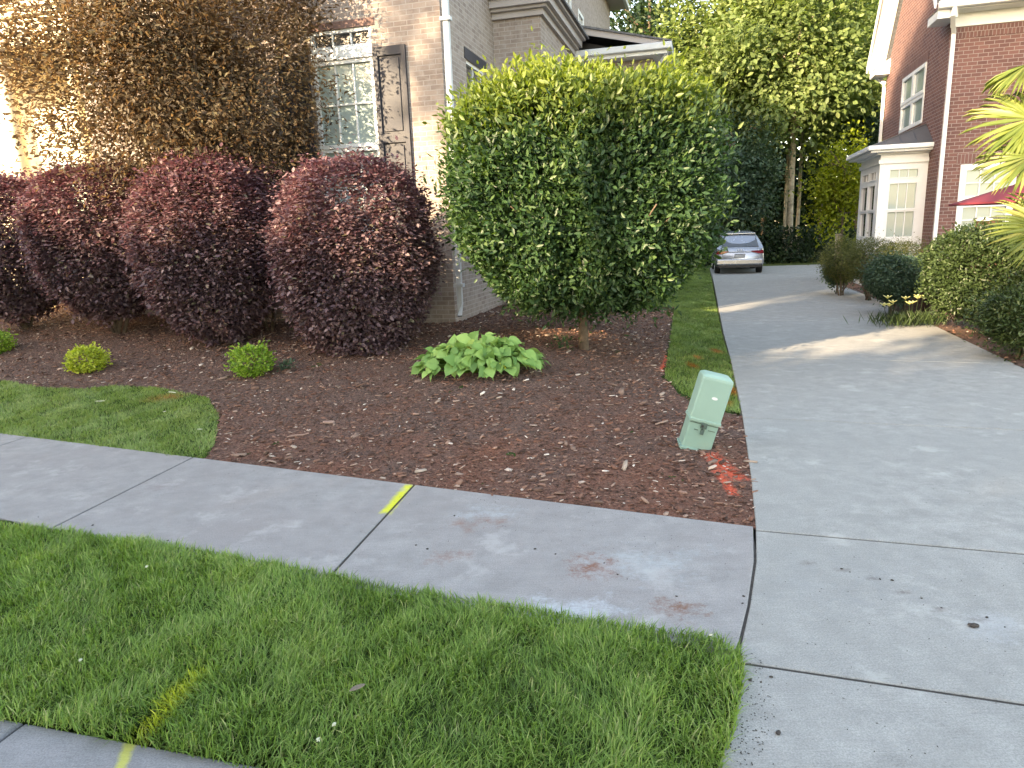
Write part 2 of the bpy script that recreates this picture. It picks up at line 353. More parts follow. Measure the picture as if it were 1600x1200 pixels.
def slab(mb, poly, z=0., t=.11, bev=.006):
    poly = np.array([p[:2] for p in poly], float); n = len(poly)
    if sum(poly[i, 0] * poly[(i + 1) % n, 1] - poly[(i + 1) % n, 0] * poly[i, 1] for i in range(n)) < 0: poly = poly[::-1]
    e = np.roll(poly, -1, 0) - poly; nn = unit(np.stack([-e[:, 1], e[:, 0]], 1)); vn = unit(nn + np.roll(nn, 1, 0))
    ins = poly + vn * bev
    rings = [np.c_[poly, np.full(n, z - t)], np.c_[poly, np.full(n, z - bev * .7)], np.c_[(poly + ins) / 2, np.full(n, z - bev * .22)], np.c_[ins, np.full(n, z)]]
    V = np.concatenate(rings); Fs = [[k * n + i, k * n + (i + 1) % n, (k + 1) * n + (i + 1) % n, (k + 1) * n + i] for k in range(3) for i in range(n)] + [list(range(3 * n, 4 * n))]
    mb.add(V, Fs)
JD = unit(A3(-.2, -.98)); SWW = 1.44; g = .009
mb = MB()
js = [-14.9, -12.8, -10.65, -8.5, -6.4, -4.27, -2.14, 0.]
for a, b in zip(js[:-1], js[1:]):
    p0, p1 = BL(a + g), BL(b - g); slab(mb, [p0, p1, p1 + JD * SWW, p0 + JD * SWW])
endc = [W2(1176.5, 826), W2(1177.5, 880), W2(1167.5, 950), W2(1152, 1013), W2(1142, 1022), W2(1080, 1010), W2(1000, 1002)]
slab(mb, [BL(g), *endc, tuple(BL(g) + JD * SWW)])
setp(mb.build('footpath', M_SW), kind='structure')
# --- drive, cut in panels
LE = [(.25, 1.15), W2(1118, 1200), W2(1148, 1120), W2(1158, 1062), W2(1157, 1018), W2(1172, 950), W2(1182, 880), W2(1181, 826), W2(1174, 750), W2(1160, 650), W2(1142, 565), (3.55, 11.46), (6.56, 22.36), (8.6, 29.9)]
RE = [(6.9, .8), (5.7, 2.2), (5.05, 4.4), (5.99, 7.94), (8.06, 14.69), (9.64, 20.81), (10.6, 23.), (13.6, 29.6)]
def cut_line(poly, o, d, keep):
    out = []; n = len(poly); nn = A3(-d[1], d[0]) * keep
    for i in range(n):
        p, q = np.array(poly[i]), np.array(poly[(i + 1) % n]); a, b = (p - o) @ nn, (q - o) @ nn
        if a >= 0: out.append(tuple(p))
        if (a >= 0) != (b >= 0): out.append(tuple(p + (q - p) * a / (a - b)))
    return out
drive_poly = LE + RE[::-1]
jl = []
for (l, r_) in (((1160, 1035), (1600, 1100)), ((1180, 828), (1600, 865)), ((1160, 652), (1600, 672)), ((1135, 556), (1500, 566))):
    a, b = A3(*G(*l)[:2]), A3(*G(*r_)[:2]); jl.append((a, unit(b - a)))
for yy in (13.0, 16.2, 19.4, 22.6, 26.0): jl.append((A3(4, yy), A3(XX[0], XX[1])))
mb = MB(); rest = drive_poly
for o_, d_ in jl:
    nn = A3(-d_[1], d_[0]); lower = cut_line(rest, o_ - nn * g, d_, -1); rest = cut_line(rest, o_ + nn * g, d_, 1); slab(mb, lower, -.001)
slab(mb, rest, -.001)
setp(mb.build('driveway', M_DR), kind='structure')
# --- dark bedding under the joints, kerb and street
mb = MB(); mb.add([(-16, 3, -.045), (9, -2, -.045), (14, 31, -.045), (3.2, 16, -.045), (2.3, 5.9, -.045), (-15, 12.3, -.045)], [(0, 1, 2, 3, 4, 5)])
mb2 = MB()
mb2.add([(x, y, -.0075) for x, y in drive_poly], [list(range(len(drive_poly)))])
sb = [tuple(BL(-15)), tuple(BL(2.31)), W2(1184, 880), W2(1174, 950), W2(1160, 1013), W2(1150, 1024), W2(1085, 1012), W2(1000, 1003), tuple(BL(0) + JD * 1.44), tuple(BL(-15) + JD * 1.44)]
mb2.add([(x, y, -.0078) for x, y in sb], [list(range(len(sb)))])
setp(mb2.build('soil', M_DIRT), kind='structure')
KD = unit(A3(.965, -.262)); KB = lambda s: A3(-1.06, 2.045) + .045 * A3(.262, .965) + KD * s; KN = A3(-KD[1], KD[0])
mb = MB(); ks = [-12, -9.2, -6.2, -3.2, -1.02 - .02, 1.2]
kj = A3(*G(30, 1132)[:2]); s0 = (kj - KB(0)) @ KD; ks = [s0 - 9, s0 - 6, s0 - 3, s0, s0 + 2.9]
for a, b in zip(ks[:-1], ks[1:]):
    slab(mb, [KB(a + g), KB(b - g), KB(b - g) - KN * .62, KB(a + g) - KN * .62], .0, .2, .02)
setp(mb.build('kerb', M_KERB), kind='structure')
mb = MB(); mb.add([(-40, 13.5, -.16), (-1.0, 1.65, -.16), (.3, 1.25, -.14), (7, -.4, -.14), (40, -9, -.16), (40, -30, -.16), (-40, -30, -.16)], [list(range(7))])
setp(mb.build('street', plain('asphalt', (.06, .06, .062), .9, var=.3, scale=80, bump=.6, bscale=200)), kind='structure')
# --- lawn soil sheet over everything, mulch beds on it
def sheet(name, x0, x1, y0, y1, st, mat, sel=None, zf=None):
    xs = np.arange(x0, x1 + st, st); ys = np.arange(y0, y1 + st, st); gx, gy = np.meshgrid(xs, ys); z = zf(gx, gy); nx = len(xs)
    i, j = np.meshgrid(np.arange(len(xs) - 1), np.arange(len(ys) - 1)); i = i.ravel(); j = j.ravel()
    if sel is not None:
        k = sel(x0 + (i + .5) * st, y0 + (j + .5) * st); i = i[k]; j = j[k]
    q = np.stack([j * nx + i, j * nx + i + 1, (j + 1) * nx + i + 1, (j + 1) * nx + i], 1)
    used, inv = np.unique(q, return_inverse=True); V = np.stack([gx.ravel(), gy.ravel(), z.ravel()], 1)[used]
    return mesh_np(name, V, inv.ravel(), np.full(len(q), 4), mat, None, None, True)
t = NT('lawn_soil'); p = t.pos()
M_LAWN = t.done(t.bsdf(t.ramp(t.noise(p, 12., 6, .7), [(.3, (.022, .045, .012)), (.55, (.04, .07, .018)), (.8, (.07, .06, .03))]), .95, t.bump(t.noise(p, 60., 4), .8, .02), 0, .1))
t = NT('mulch'); p = t.pos(); vo = t.n('ShaderNodeTexVoronoi'); t.l(p, vo.inputs[0]); vo.inputs['Scale'].default_value = 55.
sw_ = t.n('ShaderNodeMapping'); t.l(p, sw_.inputs[0]); sw_.inputs['Scale'].default_value = (1, 2.2, 1); sw_.inputs['Rotation'].default_value = (0, 0, .5)
v2 = t.n('ShaderNodeTexVoronoi'); t.l(sw_.outputs[0], v2.inputs[0]); v2.inputs['Scale'].default_value = 38.
c1 = t.ramp(vo.outputs['Color'], [(0, (0.054, 0.027, 0.019)), (.45, (0.182, 0.084, 0.057)), (.8, (0.290, 0.146, 0.101)), (1., (0.432, 0.270, 0.203))])
sx_ = t.n('ShaderNodeSeparateXYZ'); t.l(p, sx_.inputs[0])
c2 = t.ramp(t.math('ADD', t.math('MULTIPLY', t.noise(p, 1.6, 5, .6), .8), t.math('MULTIPLY_ADD', sx_.outputs[1], .07, -.28)), [(.34, (.24, .098, .066)), (.62, (.15, .108, .095))])
cc_ = t.mix(.6, c1, c2)
cc_ = t.mix(t.ramp(t.noise(p, 30, 6, .75), [(.35, (1, 1, 1)), (.5, (0, 0, 0))]), cc_, (.022, .014, .01))
for (a, b, w) in (((1108, 708), (1158, 752), .10), ((1118, 735), (1150, 775), .05), ((1034, 580), (1046, 548), .05), ((1046, 550), (1066, 533), .045)):
    cc_ = t.mix(paint_mask(t, p, W2(*a), W2(*b), w, 30., .85), cc_, (.80, .13, .07))
hh = t.math('ADD', vo.outputs['Distance'], t.math('MULTIPLY', v2.outputs['Distance'], 1.))
M_MULCH = t.done(t.bsdf(cc_, .9, t.bump(hh, .9, .02), 0, .2))
lumps = lambda x, y: (.016 * fnoise(x, y, 6.) + .010 * fnoise(x, y, 23.) + .004 * fnoise(x, y, 61.))
flat = lambda x, y: sst(((x + .73) * NB[0] + (y - 4.74) * NB[1]) / .25) * sst(-((x - 2.21) * XX[0] + (y - 6.5) * XX[1]) / .2)
setp(sheet('lawn_ground', -16, 3.2, 1.9, 26, .12, M_LAWN, lambda x, y: ((x + 1.06) * KN[0] + (y - 2.045) * KN[1] > .1) & ((x - 2.21) * XX[0] + (y - 6.5) * XX[1] < .25) & ~inpoly(x + .09, y, drive_poly) & ~inpoly(x - .09, y, drive_poly), lambda x, y: terr(x, y) - .012), kind='structure')
bed = [tuple(BL(-16)), tuple(BL(2.42)), (1.8, 4.6), W2(1180, 700), W2(1172, 652), W2(1110, 640), W2(1062, 616), W2(1036, 592), W2(1044, 540), W2(1052, 480), (2.1, 13.), (-.5, 13), (-16, 17)]
isl = [tuple(BL(-16)), tuple(BL(-8)), W2(0, 681), W2(150, 699), W2(295, 719), W2(322, 716), W2(336, 690), W2(342, 650), W2(325, 622), W2(250, 606), W2(180, 603), W2(130, 608), W2(60, 605), W2(0, 594), W2(-150, 590), W2(-500, 575)]
SIN = lambda x, y, f, s: np.sin(x * f + s) * .5 + np.sin(y * f * 1.3 + s) * .5
bs = lambda x, y: inpoly(x + .02 * SIN(x, y, 21, 1), y + .02 * SIN(x, y, 17, 2), bed) & ~inpoly(x, y, isl)
setp(sheet('mulch_bed', -16, 3., 3.5, 17, .04, M_MULCH, bs, lambda x, y: terr(x, y) + .002 + lumps(x, y) * flat(x, y)), kind='structure')
RB = [(5.05, 4.4), (5.99, 7.94), (8.06, 14.69), (9.64, 20.81), (10.3, 22.2), (14, 21), (13, 14), (10, 4)]
setp(sheet('planted_bank', 4.5, 14.5, 4, 23, .08, M_MULCH, lambda x, y: inpoly(x + .03 * SIN(x, y, 9, 0), y, RB), lambda x, y: terr(x, y) + .012 + lumps(x, y) * .8), kind='structure')
t = NT('far_ground'); p = t.pos()
M_FG = t.done(t.bsdf(t.ramp(t.noise(p, 3., 6, .6), [(.3, (.05, .075, .02)), (.7, (.10, .12, .04))]), .95, t.bump(t.noise(p, 30., 4), .8, .03), 0, .1))
mb = MB(); mb.add([(-260, -160, -.2), (260, -160, -.2), (260, 330, -.2), (-260, 330, -.2)], [(0, 1, 2, 3)]); setp(mb.build('ground', M_FG), kind='structure')
setp(sheet('back_lawn', -4, 30, 22, 60, .5, M_FG, None, lambda x, y: -.02 - .09 * ((x > 3) & (x < 14.) & (y < 29.2)) * 1.), kind='structure')
# --- grass blades
M_GR = leaf_mat('grass_blades', [(0, (0.075, 0.125, 0.031)), (.35, (0.175, 0.312, 0.069)), (.65, (0.288, 0.425, 0.106)), (.9, (0.425, 0.500, 0.188)), (1, (0.525, 0.500, 0.250))], .35, .5, .3, (1., 1.15, .5), paint=(.66, .64, .04, 1))
M_GR2 = leaf_mat('grass_blades_orange', [(0, (0.100, 0.150, 0.044)), (.35, (0.225, 0.338, 0.100)), (.65, (0.300, 0.413, 0.138)), (.9, (0.425, 0.475, 0.200)), (1, (0.525, 0.475, 0.250))], .35, .5, .3, (1., 1.15, .5), paint=(.55, .13, .03, 1))
def streak(a, b, w, amt=.8):
    a = A3(*a); b = A3(*b); L = np.linalg.norm(b - a); d = (b - a) / L
    def f(x, y):
        s = (x - a[0]) * d[0] + (y - a[1]) * d[1]; k = -(x - a[0]) * d[1] + (y - a[1]) * d[0]
        m = np.clip(1.3 - np.abs(k) / w + .5 * fnoise(x, y, 25.), 0, 1) * np.clip((L / 2 * 1.1 - np.abs(s - L / 2)) / .12, 0, 1); return m * amt * R.uniform(.5, 1, np.shape(x))
    return f
vp = [(-7.2, 6.1), *[W2(u, v) for u, v in ((0, 822), (130, 836), (250, 853), (380, 878), (515, 903), (610, 925), (700, 938), (850, 958), (930, 978), (1000, 988), (1080, 997), (1130, 1012), (1156, 1028), (1163, 1050), (1158, 1085), (1153, 1130), (1128, 1200))], (.5, 1.55), (-.55, 1.87), W2(340, 1190), W2(200, 1162), W2(90, 1140), W2(0, 1126), (-7.2, 3.75)]
s1, s2 = streak(W2(325, 1045), W2(205, 1165), .045, .75), None
grass('verge_grass', vp, 300000, .064, .0042, M_GR, 'long green verge grass between the footpath and the kerb', paint=s1, zmin=.004)
ispaint = lambda x, y: np.clip(1.1 - np.hypot((x - W2(258, 622)[0]) / .28, (y - W2(258, 622)[1]) / .16), 0, 1) * .9 * R.random(np.shape(x))
isl2 = [(-12.3, 9.7), (-9, 8.25), *isl[2:14], (-8, 10.2), (-12.4, 11.6)]
grass('lawn_grass', isl2, 200000, .042, .005, M_GR2, 'short lawn grass patch left of the mulch bed', paint=ispaint)
strip = [W2(1157, 646), W2(1115, 638), W2(1062, 612), W2(1038, 590), W2(1046, 540), W2(1054, 480), (2.0, 13.4), (3.3, 19.), (7.8, 29.), (8.3, 29.), (6.5, 22.36), (3.52, 11.46), W2(1141, 565)]
def sp(x, y):
    m = 0
    for (u, v, s) in ((1082, 572, .07), (1120, 550, .08), (1142, 612, .10), (1125, 628, .09), (1090, 560, .05), (1115, 640, .09)):
        c = W2(u, v); m = np.maximum(m, np.clip(1.4 - np.hypot((x - c[0]) / s, (y - c[1]) / s / 2.2), 0, 1))
    return m * R.uniform(.4, 1., np.shape(x))
grass('strip_grass', strip, 190000, .05, .006, M_GR2, 'shaded grass strip between the mulch bed and the driveway', paint=sp)
# --- wood chips (uncountable)
cs = lambda x, y: bs(x, y) & ~inpoly(x, y, drive_poly)
def chips(name, poly, n, mat, s0, s1, sel=None, label=None):
    poly = np.array(poly); q = R.uniform(poly.min(0), poly.max(0), (n * 3, 2)); q = q[inpoly(q[:, 0], q[:, 1], poly)]
    if sel: q = q[sel(q[:, 0], q[:, 1])]
    q = q[:n]; n = len(q); x, y = q.T; P = np.stack([x, y, terr(x, y) + .006 + lumps(x, y) * flat(x, y) + R.uniform(0, .012, n)], 1)
    az = R.normal(.1, .9, n); A = np.stack([np.cos(az), np.sin(az), R.normal(0, .25, n)], 1); N = unit(np.stack([R.normal(0, .35, n), R.normal(0, .35, n), np.ones(n)], 1))
    L = R.uniform(s0, s1, n) * R.choice([.6, .8, 1., 1.6], n); o = leaves(name, P, A, N, L, L * R.uniform(.2, .5, n), mat, None, CHIP)
    return setp(o, label, 'mulch', kind='stuff')
CHIP = ([(0, .4, 0), (.2, -.5, 0), (.9, -.4, 0), (1, .3, 0), (.5, .55, 0), (0, .4, -.3), (.2, -.5, -.3), (.9, -.4, -.3), (1, .3, -.3), (.5, .55, -.3)], [(0, 1, 2, 3, 4), (0, 5, 6, 1), (1, 6, 7, 2), (2, 7, 8, 3), (3, 8, 9, 4), (4, 9, 5, 0)])
t = NT('bark_chips'); a = t.n('ShaderNodeAttribute', attribute_name='v').outputs['Fac']
M_CHIP = t.done(t.bsdf(t.ramp(a, [(0, (0.052, 0.026, 0.019)), (.5, (0.189, 0.088, 0.061)), (.8, (0.280, 0.150, 0.107)), (.93, (0.403, 0.273, 0.215)), (.985, (0.624, 0.507, 0.429)), (1, (0.780, 0.689, 0.611))]), .85, None, 0, .3))
t = NT('pale_bark_chips'); aa_ = t.n('ShaderNodeAttribute', attribute_name='v').outputs['Fac']
M_CHIP2 = t.done(t.bsdf(t.ramp(aa_, [(0, (.10, .05, .036)), (.5, (.20, .12, .09)), (.8, (.30, .20, .155)), (1, (.46, .36, .29))]), .85, None, 0, .3))
chips('wood_chips', bed, 60000, M_CHIP, .012, .045, cs, 'scattered bark chips and wood fibres of the mulch bed')
chips('coarse_chips', bed, 1900, M_CHIP2, .035, .085, cs, 'scattered larger pale bark pieces over the mulch bed')
chips('bank_chips', RB, 12000, M_CHIP, .02, .05, None, 'scattered bark chips on the bank right of the driveway')
# ================================================================== LEFT HOUSE
M_BRK = brick_mat('tan_brick', (.35, .285, .255), (.25, .195, .175), (.42, .385, .36), .2, .068, .013, (.40, .355, .33))
M_TAUPE = plain('taupe_trim', (.36, .33, .335), .6, var=.06, scale=3)
M_WHITE = plain('white_paint', (.72, .74, .76), .45, var=.05, scale=4, bump=.05)
M_CREAM = plain('cream_paint', (.78, .68, .50), .55, var=.05, scale=3)
M_SHUT = plain('slate_shutter_paint', (.026, .028, .040), .6, var=.15, scale=6)
M_GUT = plain('gutter_metal', (.55, .58, .62), .4, var=.06)
M_SHING = plain('grey_shingles', (.12, .12, .13), .9, var=.35, scale=18, bump=.8, bscale=40)
M_BLIND = glass_mat('glass_over_blinds', (.36, .45, .44), .12, 26.)
M_DARKG = glass_mat('dark_glass', (.05, .055, .06), .04)
M_RB = brick_mat('red_brick', (.215, .105, .092), (.145, .07, .066), (.34, .285, .265), .2, .082, .012)
M_IRON = plain('dark_iron', (.02, .02, .022), .5)
class House:
    def __init__(s, name, c, label, cat='house', rz=-TH):
        s.c = np.array(c, float); s.e = empty(name, s.c, rz, label, cat); s.X = XX; s.Y = DX
    def loc(s, p): q = p - s.c; return A3(q @ s.X, q @ s.Y, q[2])
    def f(s, u, v, y=0): return s.loc(PL(u, v, s.c + s.Y * y, s.Y))      # on a plane facing the street
    def g(s, u, v, x=0): return s.loc(PL(u, v, s.c + s.X * x, s.X))      # on a plane facing sideways
def ob(mb, o, ex, n, x0, x1, z0, z1, k0, k1, bev=0):
    o = A3(*o); a = o + A3(*ex) * x0 + A3(*n) * k0; b = o + A3(*ex) * x1 + A3(*n) * k1
    return mb.box((a[0], a[1], z0), (b[0], b[1], z1), bev)
def window(par, o, ex, n, x0, x1, z0, z1, cols, rows, fmat, gmat, fw=.05, k=-.05, name='window', mun=.012):
    m = MB(); ob(m, o, ex, n, x0, x0 + fw, z0, z1, k - .05, k + .03); ob(m, o, ex, n, x1 - fw, x1, z0, z1, k - .05, k + .03)
    ob(m, o, ex, n, x0 + fw, x1 - fw, z1 - fw, z1, k - .05, k + .028); ob(m, o, ex, n, x0 + fw, x1 - fw, z0, z0 + fw, k - .05, k + .034)
    w = m.build(name, fmat, par)
    p = MB(); ob(p, o, ex, n, x0 + fw, x1 - fw, z0 + fw, z1 - fw, k - .03, k - .02); p.build('pane', gmat, w)
    q = MB()
    for i in range(1, cols): x = x0 + fw + (x1 - x0 - 2 * fw) * i / cols; ob(q, o, ex, n, x - mun, x + mun, z0 + fw, z1 - fw, k - .018, k + .004)
    for j in range(1, rows): z = z0 + fw + (z1 - z0 - 2 * fw) * j / rows; ob(q, o, ex, n, x0 + fw, x1 - fw, z - mun, z + mun, k - .016, k + .007)
    if cols > 1 and rows > 1 or cols * rows == 2: q.build('muntins', fmat, w)
    elif cols > 2:
        for i in range(1, cols): q = MB(); x = x0 + fw + (x1 - x0 - 2 * fw) * i / cols; ob(q, o, ex, n, x - mun, x + mun, z0 + fw, z1 - fw, k - .018, k + .004); q.build('muntin', fmat, w)
    return w
hc = GT(712, 505); LHs = House('brick_house', hc, 'tan brick house with dark shutter and white window behind the purple shrubs')
EX, EY, NF, NR = A3(1, 0, 0), A3(0, 1, 0), A3(0, -1, 0), A3(1, 0, 0); O = A3(0, 0, 0)
f = LHs.f; gg = LHs.g
wx0, wx1 = f(487, 98)[0], f(592, 226)[0]; wzt = f(540, 44)[2]; wz1 = f(540, 92)[2]; wz2 = f(540, 231)[2]; wz3 = 2 * wz2 - wz1
wsf = wx0 + .07; ZT = 9.3
BX1 = f(845, 60, gg(772, 100)[1])[0]; BY0 = gg(772, 100)[1]; BY1 = gg(895, 78, BX1)[1]; BZ0 = f(845, 24, BY0)[2]; BZ1 = f(845, 0, BY0)[2]
print('bump', BX1, BY0, BY1, BZ0, BZ1, 'win', wx0, wx1, wz3, wz2, wz1, wzt)
XL = -6.3
m = MB(); m.wall(O, EX, XL, 0, -.6, ZT, [(wx0, wx1, wz3 - .02, wzt)], .12, NF)
lz = gg(728, 92)[2]; ly0, ly1 = gg(728, 92)[1], gg(728, 92)[1] + .95
m.wall(O, EY, 0, 18, -.6, ZT, [(ly0, ly1, lz - 1.7, lz), (9.2, 10.1, 5.6, 7.4), (11.2, 12.1, 5.6, 7.4), (13.4, 14.3, 5.6, 7.4)], .12, NR)
m.wall(A3(0, 18, 0), EX, XL, 0, -.6, ZT, [], .1, A3(0, 1, 0)); m.wall(A3(XL, 0, 0), EY, 0, 18, -.6, ZT, [], .1, A3(-1, 0, 0))
m.build('wall', M_BRK, LHs.e)
m = MB(); ob(m, O, EX, NF, wx0 - .1, wx1 + .06, wzt, wzt + .1, 0, .012); m.build('lintel', plain('rust_lintel_brick', (.20, .12, .105), .85, var=.3, scale=12), LHs.e)
window(LHs.e, O, EX, NF, wx0, wx1, wz1 + .14, wzt, 3, 1, M_WHITE, M_DARKG, .05)
m = MB(); ob(m, O, EX, NF, wx0, wx1, wz1, wz1 + .14, -.1, .012); m.build('transom_bar', M_WHITE, LHs.e)
window(LHs.e, O, EX, NF, wx0, wx1, wz2, wz1, 3, 2, M_WHITE, M_BLIND, .055)
window(LHs.e, O, EX, NF, wx0, wx1, wz3, wz2, 3, 2, M_WHITE, M_BLIND, .055, -.065)
m = MB(); ob(m, O, EX, NF, wx0 - .05, wx1 + .05, wz3 - .1, wz3 - .02, -.1, .05); m.build('window_sill', M_WHITE, LHs.e)
for x0 in (wx1 + .025, wx0 - .025 - (f(634, 78)[0] - wx1)):
    sw = f(634, 78)[0] - wx1 - .02; m = MB(); z0, z1 = wz3 - .02, wz1 + .1; zr = f(610, 216)[2]
    ob(m, O, EX, NF, x0, x0 + .07, z0, z1, .004, .05, .004); ob(m, O, EX, NF, x0 + sw - .07, x0 + sw, z0, z1, .004, .05, .004)
    for (a, b) in ((z0, z0 + .12), (zr - .07, zr + .05), (z1 - .12, z1)): ob(m, O, EX, NF, x0 + .07, x0 + sw - .07, a, b, .004, .048)
    for (a, b) in ((z0 + .12, zr - .07), (zr + .05, z1 - .12)):
        ob(m, O, EX, NF, x0 + .07, x0 + sw - .07, a, b, .004, .018); ob(m, O, EX, NF, x0 + .11, x0 + sw - .11, a + .04, b - .04, .018, .034, .006)
    m.build('shutter', M_SHUT, LHs.e)
# side window
m = MB(); ob(m, O, EY, NR, ly0 - .08, ly1 + .08, lz, lz + .16, 0, .014); m.build('lintel', M_SHUT, LHs.e)
window(LHs.e, O, EY, NR, ly0, ly1, lz - 1.7, lz, 2, 2, M_WHITE, M_DARKG)
for a in (9.2, 11.2, 13.4): window(LHs.e, O, EY, NR, a, a + .9, 5.6, 7.4, 2, 2, M_WHITE, M_DARKG, .09, -.02)
# downspout at the corner
m = MB(); dsx = .10; zb = .12
m.tube([(dsx, -.03, ZT - .1), (dsx, -.03, 1.75)], .055, 4); m.tube([(dsx, -.03, 1.74), (dsx, -.03, zb + .18), (dsx + .02, -.12, zb)], .05, 4)
for z in (1.74, 4.2, .55): m.box((dsx - .075, -.09, z), (dsx + .075, .0, z + .05))
m.build('downspout', M_GUT, LHs.e)
# square bump-out with stepped cornice
m = MB(); m.wall(A3(0, BY0, 0), EX, .003, BX1, -.6, BZ0, [], .1, NF); m.wall(A3(BX1, 0, 0), EY, BY0, BY1, -.6, BZ0, [(BY0 + .6, BY0 + 1.5, 1.2, 3.)], .1, NR); m.build('bay_wall', M_BRK, LHs.e)
window(LHs.e, A3(BX1, 0, 0), EY, NR, BY0 + .6, BY0 + 1.5, 1.2, 3., 2, 2, M_WHITE, M_DARKG)
m = MB(); hh_ = BZ1 - BZ0
for (k, a, b) in ((.06, 0, .42), (.13, .42, .62), (.20, .62, 1.15), (.27, 1.15, 1.35)):
    m.box((.004, BY0 - k, BZ0 + a * hh_), (BX1 + k, BY1, BZ0 + b * hh_))
m.build('cornice', M_TAUPE, LHs.e)
m = MB(); zc = BZ0 + 1.35 * hh_; m.add([(.004, BY0 - .33, zc), (BX1 + .33, BY0 - .33, zc), (BX1 + .33, BY1 + .1, zc), (.004, BY1 + .1, zc), (.004, BY0 - .33, zc + .04), (BX1 + .33, BY0 - .33, zc + .04), (BX1 + .33, BY1 + .1, zc + .04), (.004, BY1 + .1, zc + .7), (.004, BY0 + .5, zc + .7)],
      [(0, 1, 5, 4), (1, 2, 6, 5), (4, 5, 8), (5, 6, 7, 8), (2, 3, 7, 6), (0, 3, 2, 1)]); m.build('bay_roof', M_SHING, LHs.e)
# low rear wing with gutter and shallow rake
WY = BY1 + .05; wr = f(1042, 66, WY); wl = f(900, 44, WY); WX = wr[0]; wz = wr[2]
print('wing', WX, WY, wz, wl)
m = MB(); m.wall(A3(0, WY + .35, 0), EX, 0.003, WX - .3, -.6, wz - .2, [], .1, NF); m.wall(A3(WX - .3, 0, 0), EY, WY + .35, WY + 4, -.6, wz - .2, [], .1, NR); m.build('wing_wall', M_BRK, LHs.e)
m = MB(); m.box((BX1 - .2, WY, wz - .2), (WX, WY + 4.2, wz - .12)); m.build('wing_soffit', M_WHITE, LHs.e)
m = MB(); m.box((BX1 - .1, WY - .1, wz - .13), (WX + .1, WY + .01, wz), .02); m.box((WX, WY, wz - .13), (WX + .1, WY + 4.3, wz), .02); m.tube([(WX + .03, WY, wz - .1), (WX - .22, WY + .3, wz - .45), (WX - .24, WY + .3, 0)], .045, 4); m.build('gutter', M_GUT, LHs.e)
sl = (wl[2] - wz) / (WX - wl[0]); zx = lambda x: wz + .02 + (WX - x) * sl
m = MB(); m.prism([(0.004, WY, zx(0) - .13), (WX, WY, zx(WX) - .11), (WX + .08, WY, zx(WX)), (0.004, WY, zx(0))], (0, .04, 0)); m.build('rake_board', M_TAUPE, LHs.e)
m = MB(); m.prism([(0.006, WY + .4, wz - .15), (WX - .3, WY + .4, wz - .15), (0.006, WY + .4, zx(0) - .14)], (0, .1, 0)); m.build('gable_infill', M_SHUT, LHs.e)
m = MB(); m.prism([(0.005, WY - .04, zx(0)), (WX + .1, WY - .04, zx(WX + .1) + .01), (WX + .1, WY - .04, zx(WX + .1) + .04), (0.005, WY - .04, zx(0) + .05)], (0, 4.3, 0)); m.build('wing_roof', M_SHING, LHs.e)
# main roof, soffit, gutters
m = MB(); a, b, c_, d_ = XL - .5, .55, -.5, 18.5; hx = (a + b) / 2
m.add([(a, c_, ZT), (b, c_, ZT), (b, d_, ZT), (a, d_, ZT), (a, c_, ZT + .12), (b, c_, ZT + .12), (b, d_, ZT + .12), (a, d_, ZT + .12), (hx, c_ + 3.4, ZT + 3), (hx, d_ - 3.4, ZT + 3)],
      [(0, 1, 5, 4), (1, 2, 6, 5), (2, 3, 7, 6), (3, 0, 4, 7), (4, 5, 8), (5, 6, 9, 8), (6, 7, 9), (7, 4, 8, 9)]); m.build('roof', M_SHING, LHs.e)
m = MB(); m.add([(a, c_, ZT - .02), (b, c_, ZT - .02), (b, d_, ZT - .02), (a, d_, ZT - .02)], [(0, 1, 2, 3)]); m.build('soffit', M_TAUPE, LHs.e)
m = MB(); m.box((b, c_, ZT - .08), (b + .12, d_, ZT + .06), .02); m.box((a, c_ - .12, ZT - .08), (b, c_, ZT + .06), .02); m.build('gutter', M_GUT, LHs.e)
# porch at the far left end of the house
px0 = XL - 4.2
m = MB(); m.wall(A3(0, 1.5, 0), EX, px0, XL, -.6, ZT, [(-8.9, -8.1, .9, 3.0)], .1, NF); m.wall(A3(XL, 0, 0), EY, 0.003, 1.5, -.6, ZT, [], .1, A3(-1, 0, 0)); m.build('porch_wall', M_CREAM, LHs.e)
window(LHs.e, A3(0, 1.5, 0), EX, NF, -8.9, -8.1, .9, 3.0, 2, 2, M_WHITE, M_BLIND, .08)
pb = f(30, 72, -.05); pt = f(30, 26, -.05); pe = f(58, 60, -.05)[0]
m = MB(); m.box((px0, -.05, pb[2]), (XL - .003, .35, pb[2] + .42), .01); m.box((px0 - .1, -.12, pb[2] + .42), (XL - .003, .42, pb[2] + .52), .01); m.box((px0 - .1, -.18, pb[2] + .52), (XL - .003, 1.49, pb[2] + .64), .01); m.build('porch_beam', M_CREAM, LHs.e)
for cx in (f(20, 200, .1)[0], f(20, 200, .1)[0] - 2.1, XL - .25):
    m = MB(); m.tube([(cx, .15, -.5), (cx, .15, 0), (cx, .15, .06), (cx, .15, .1), (cx, .15, pb[2] - .14), (cx, .15, pb[2] - .1), (cx, .15, pb[2])], [.19, .19, .19, .14, .12, .17, .17], 16); m.build('porch_column', M_CREAM, LHs.e, True)
m = MB(); m.box((px0, .0, -.6), (XL - .004, 1.5, -.06)); m.build('porch_floor', M_KERB, LHs.e)
m = MB(); m.add([(px0 - .2, -.3, pb[2] + .65), (XL - .004, -.3, pb[2] + .65), (XL - .004, 1.495, pb[2] + 1.3), (px0 - .2, 1.495, pb[2] + 1.3)], [(0, 1, 2, 3)]); m.build('porch_roof', M_SHING, LHs.e)

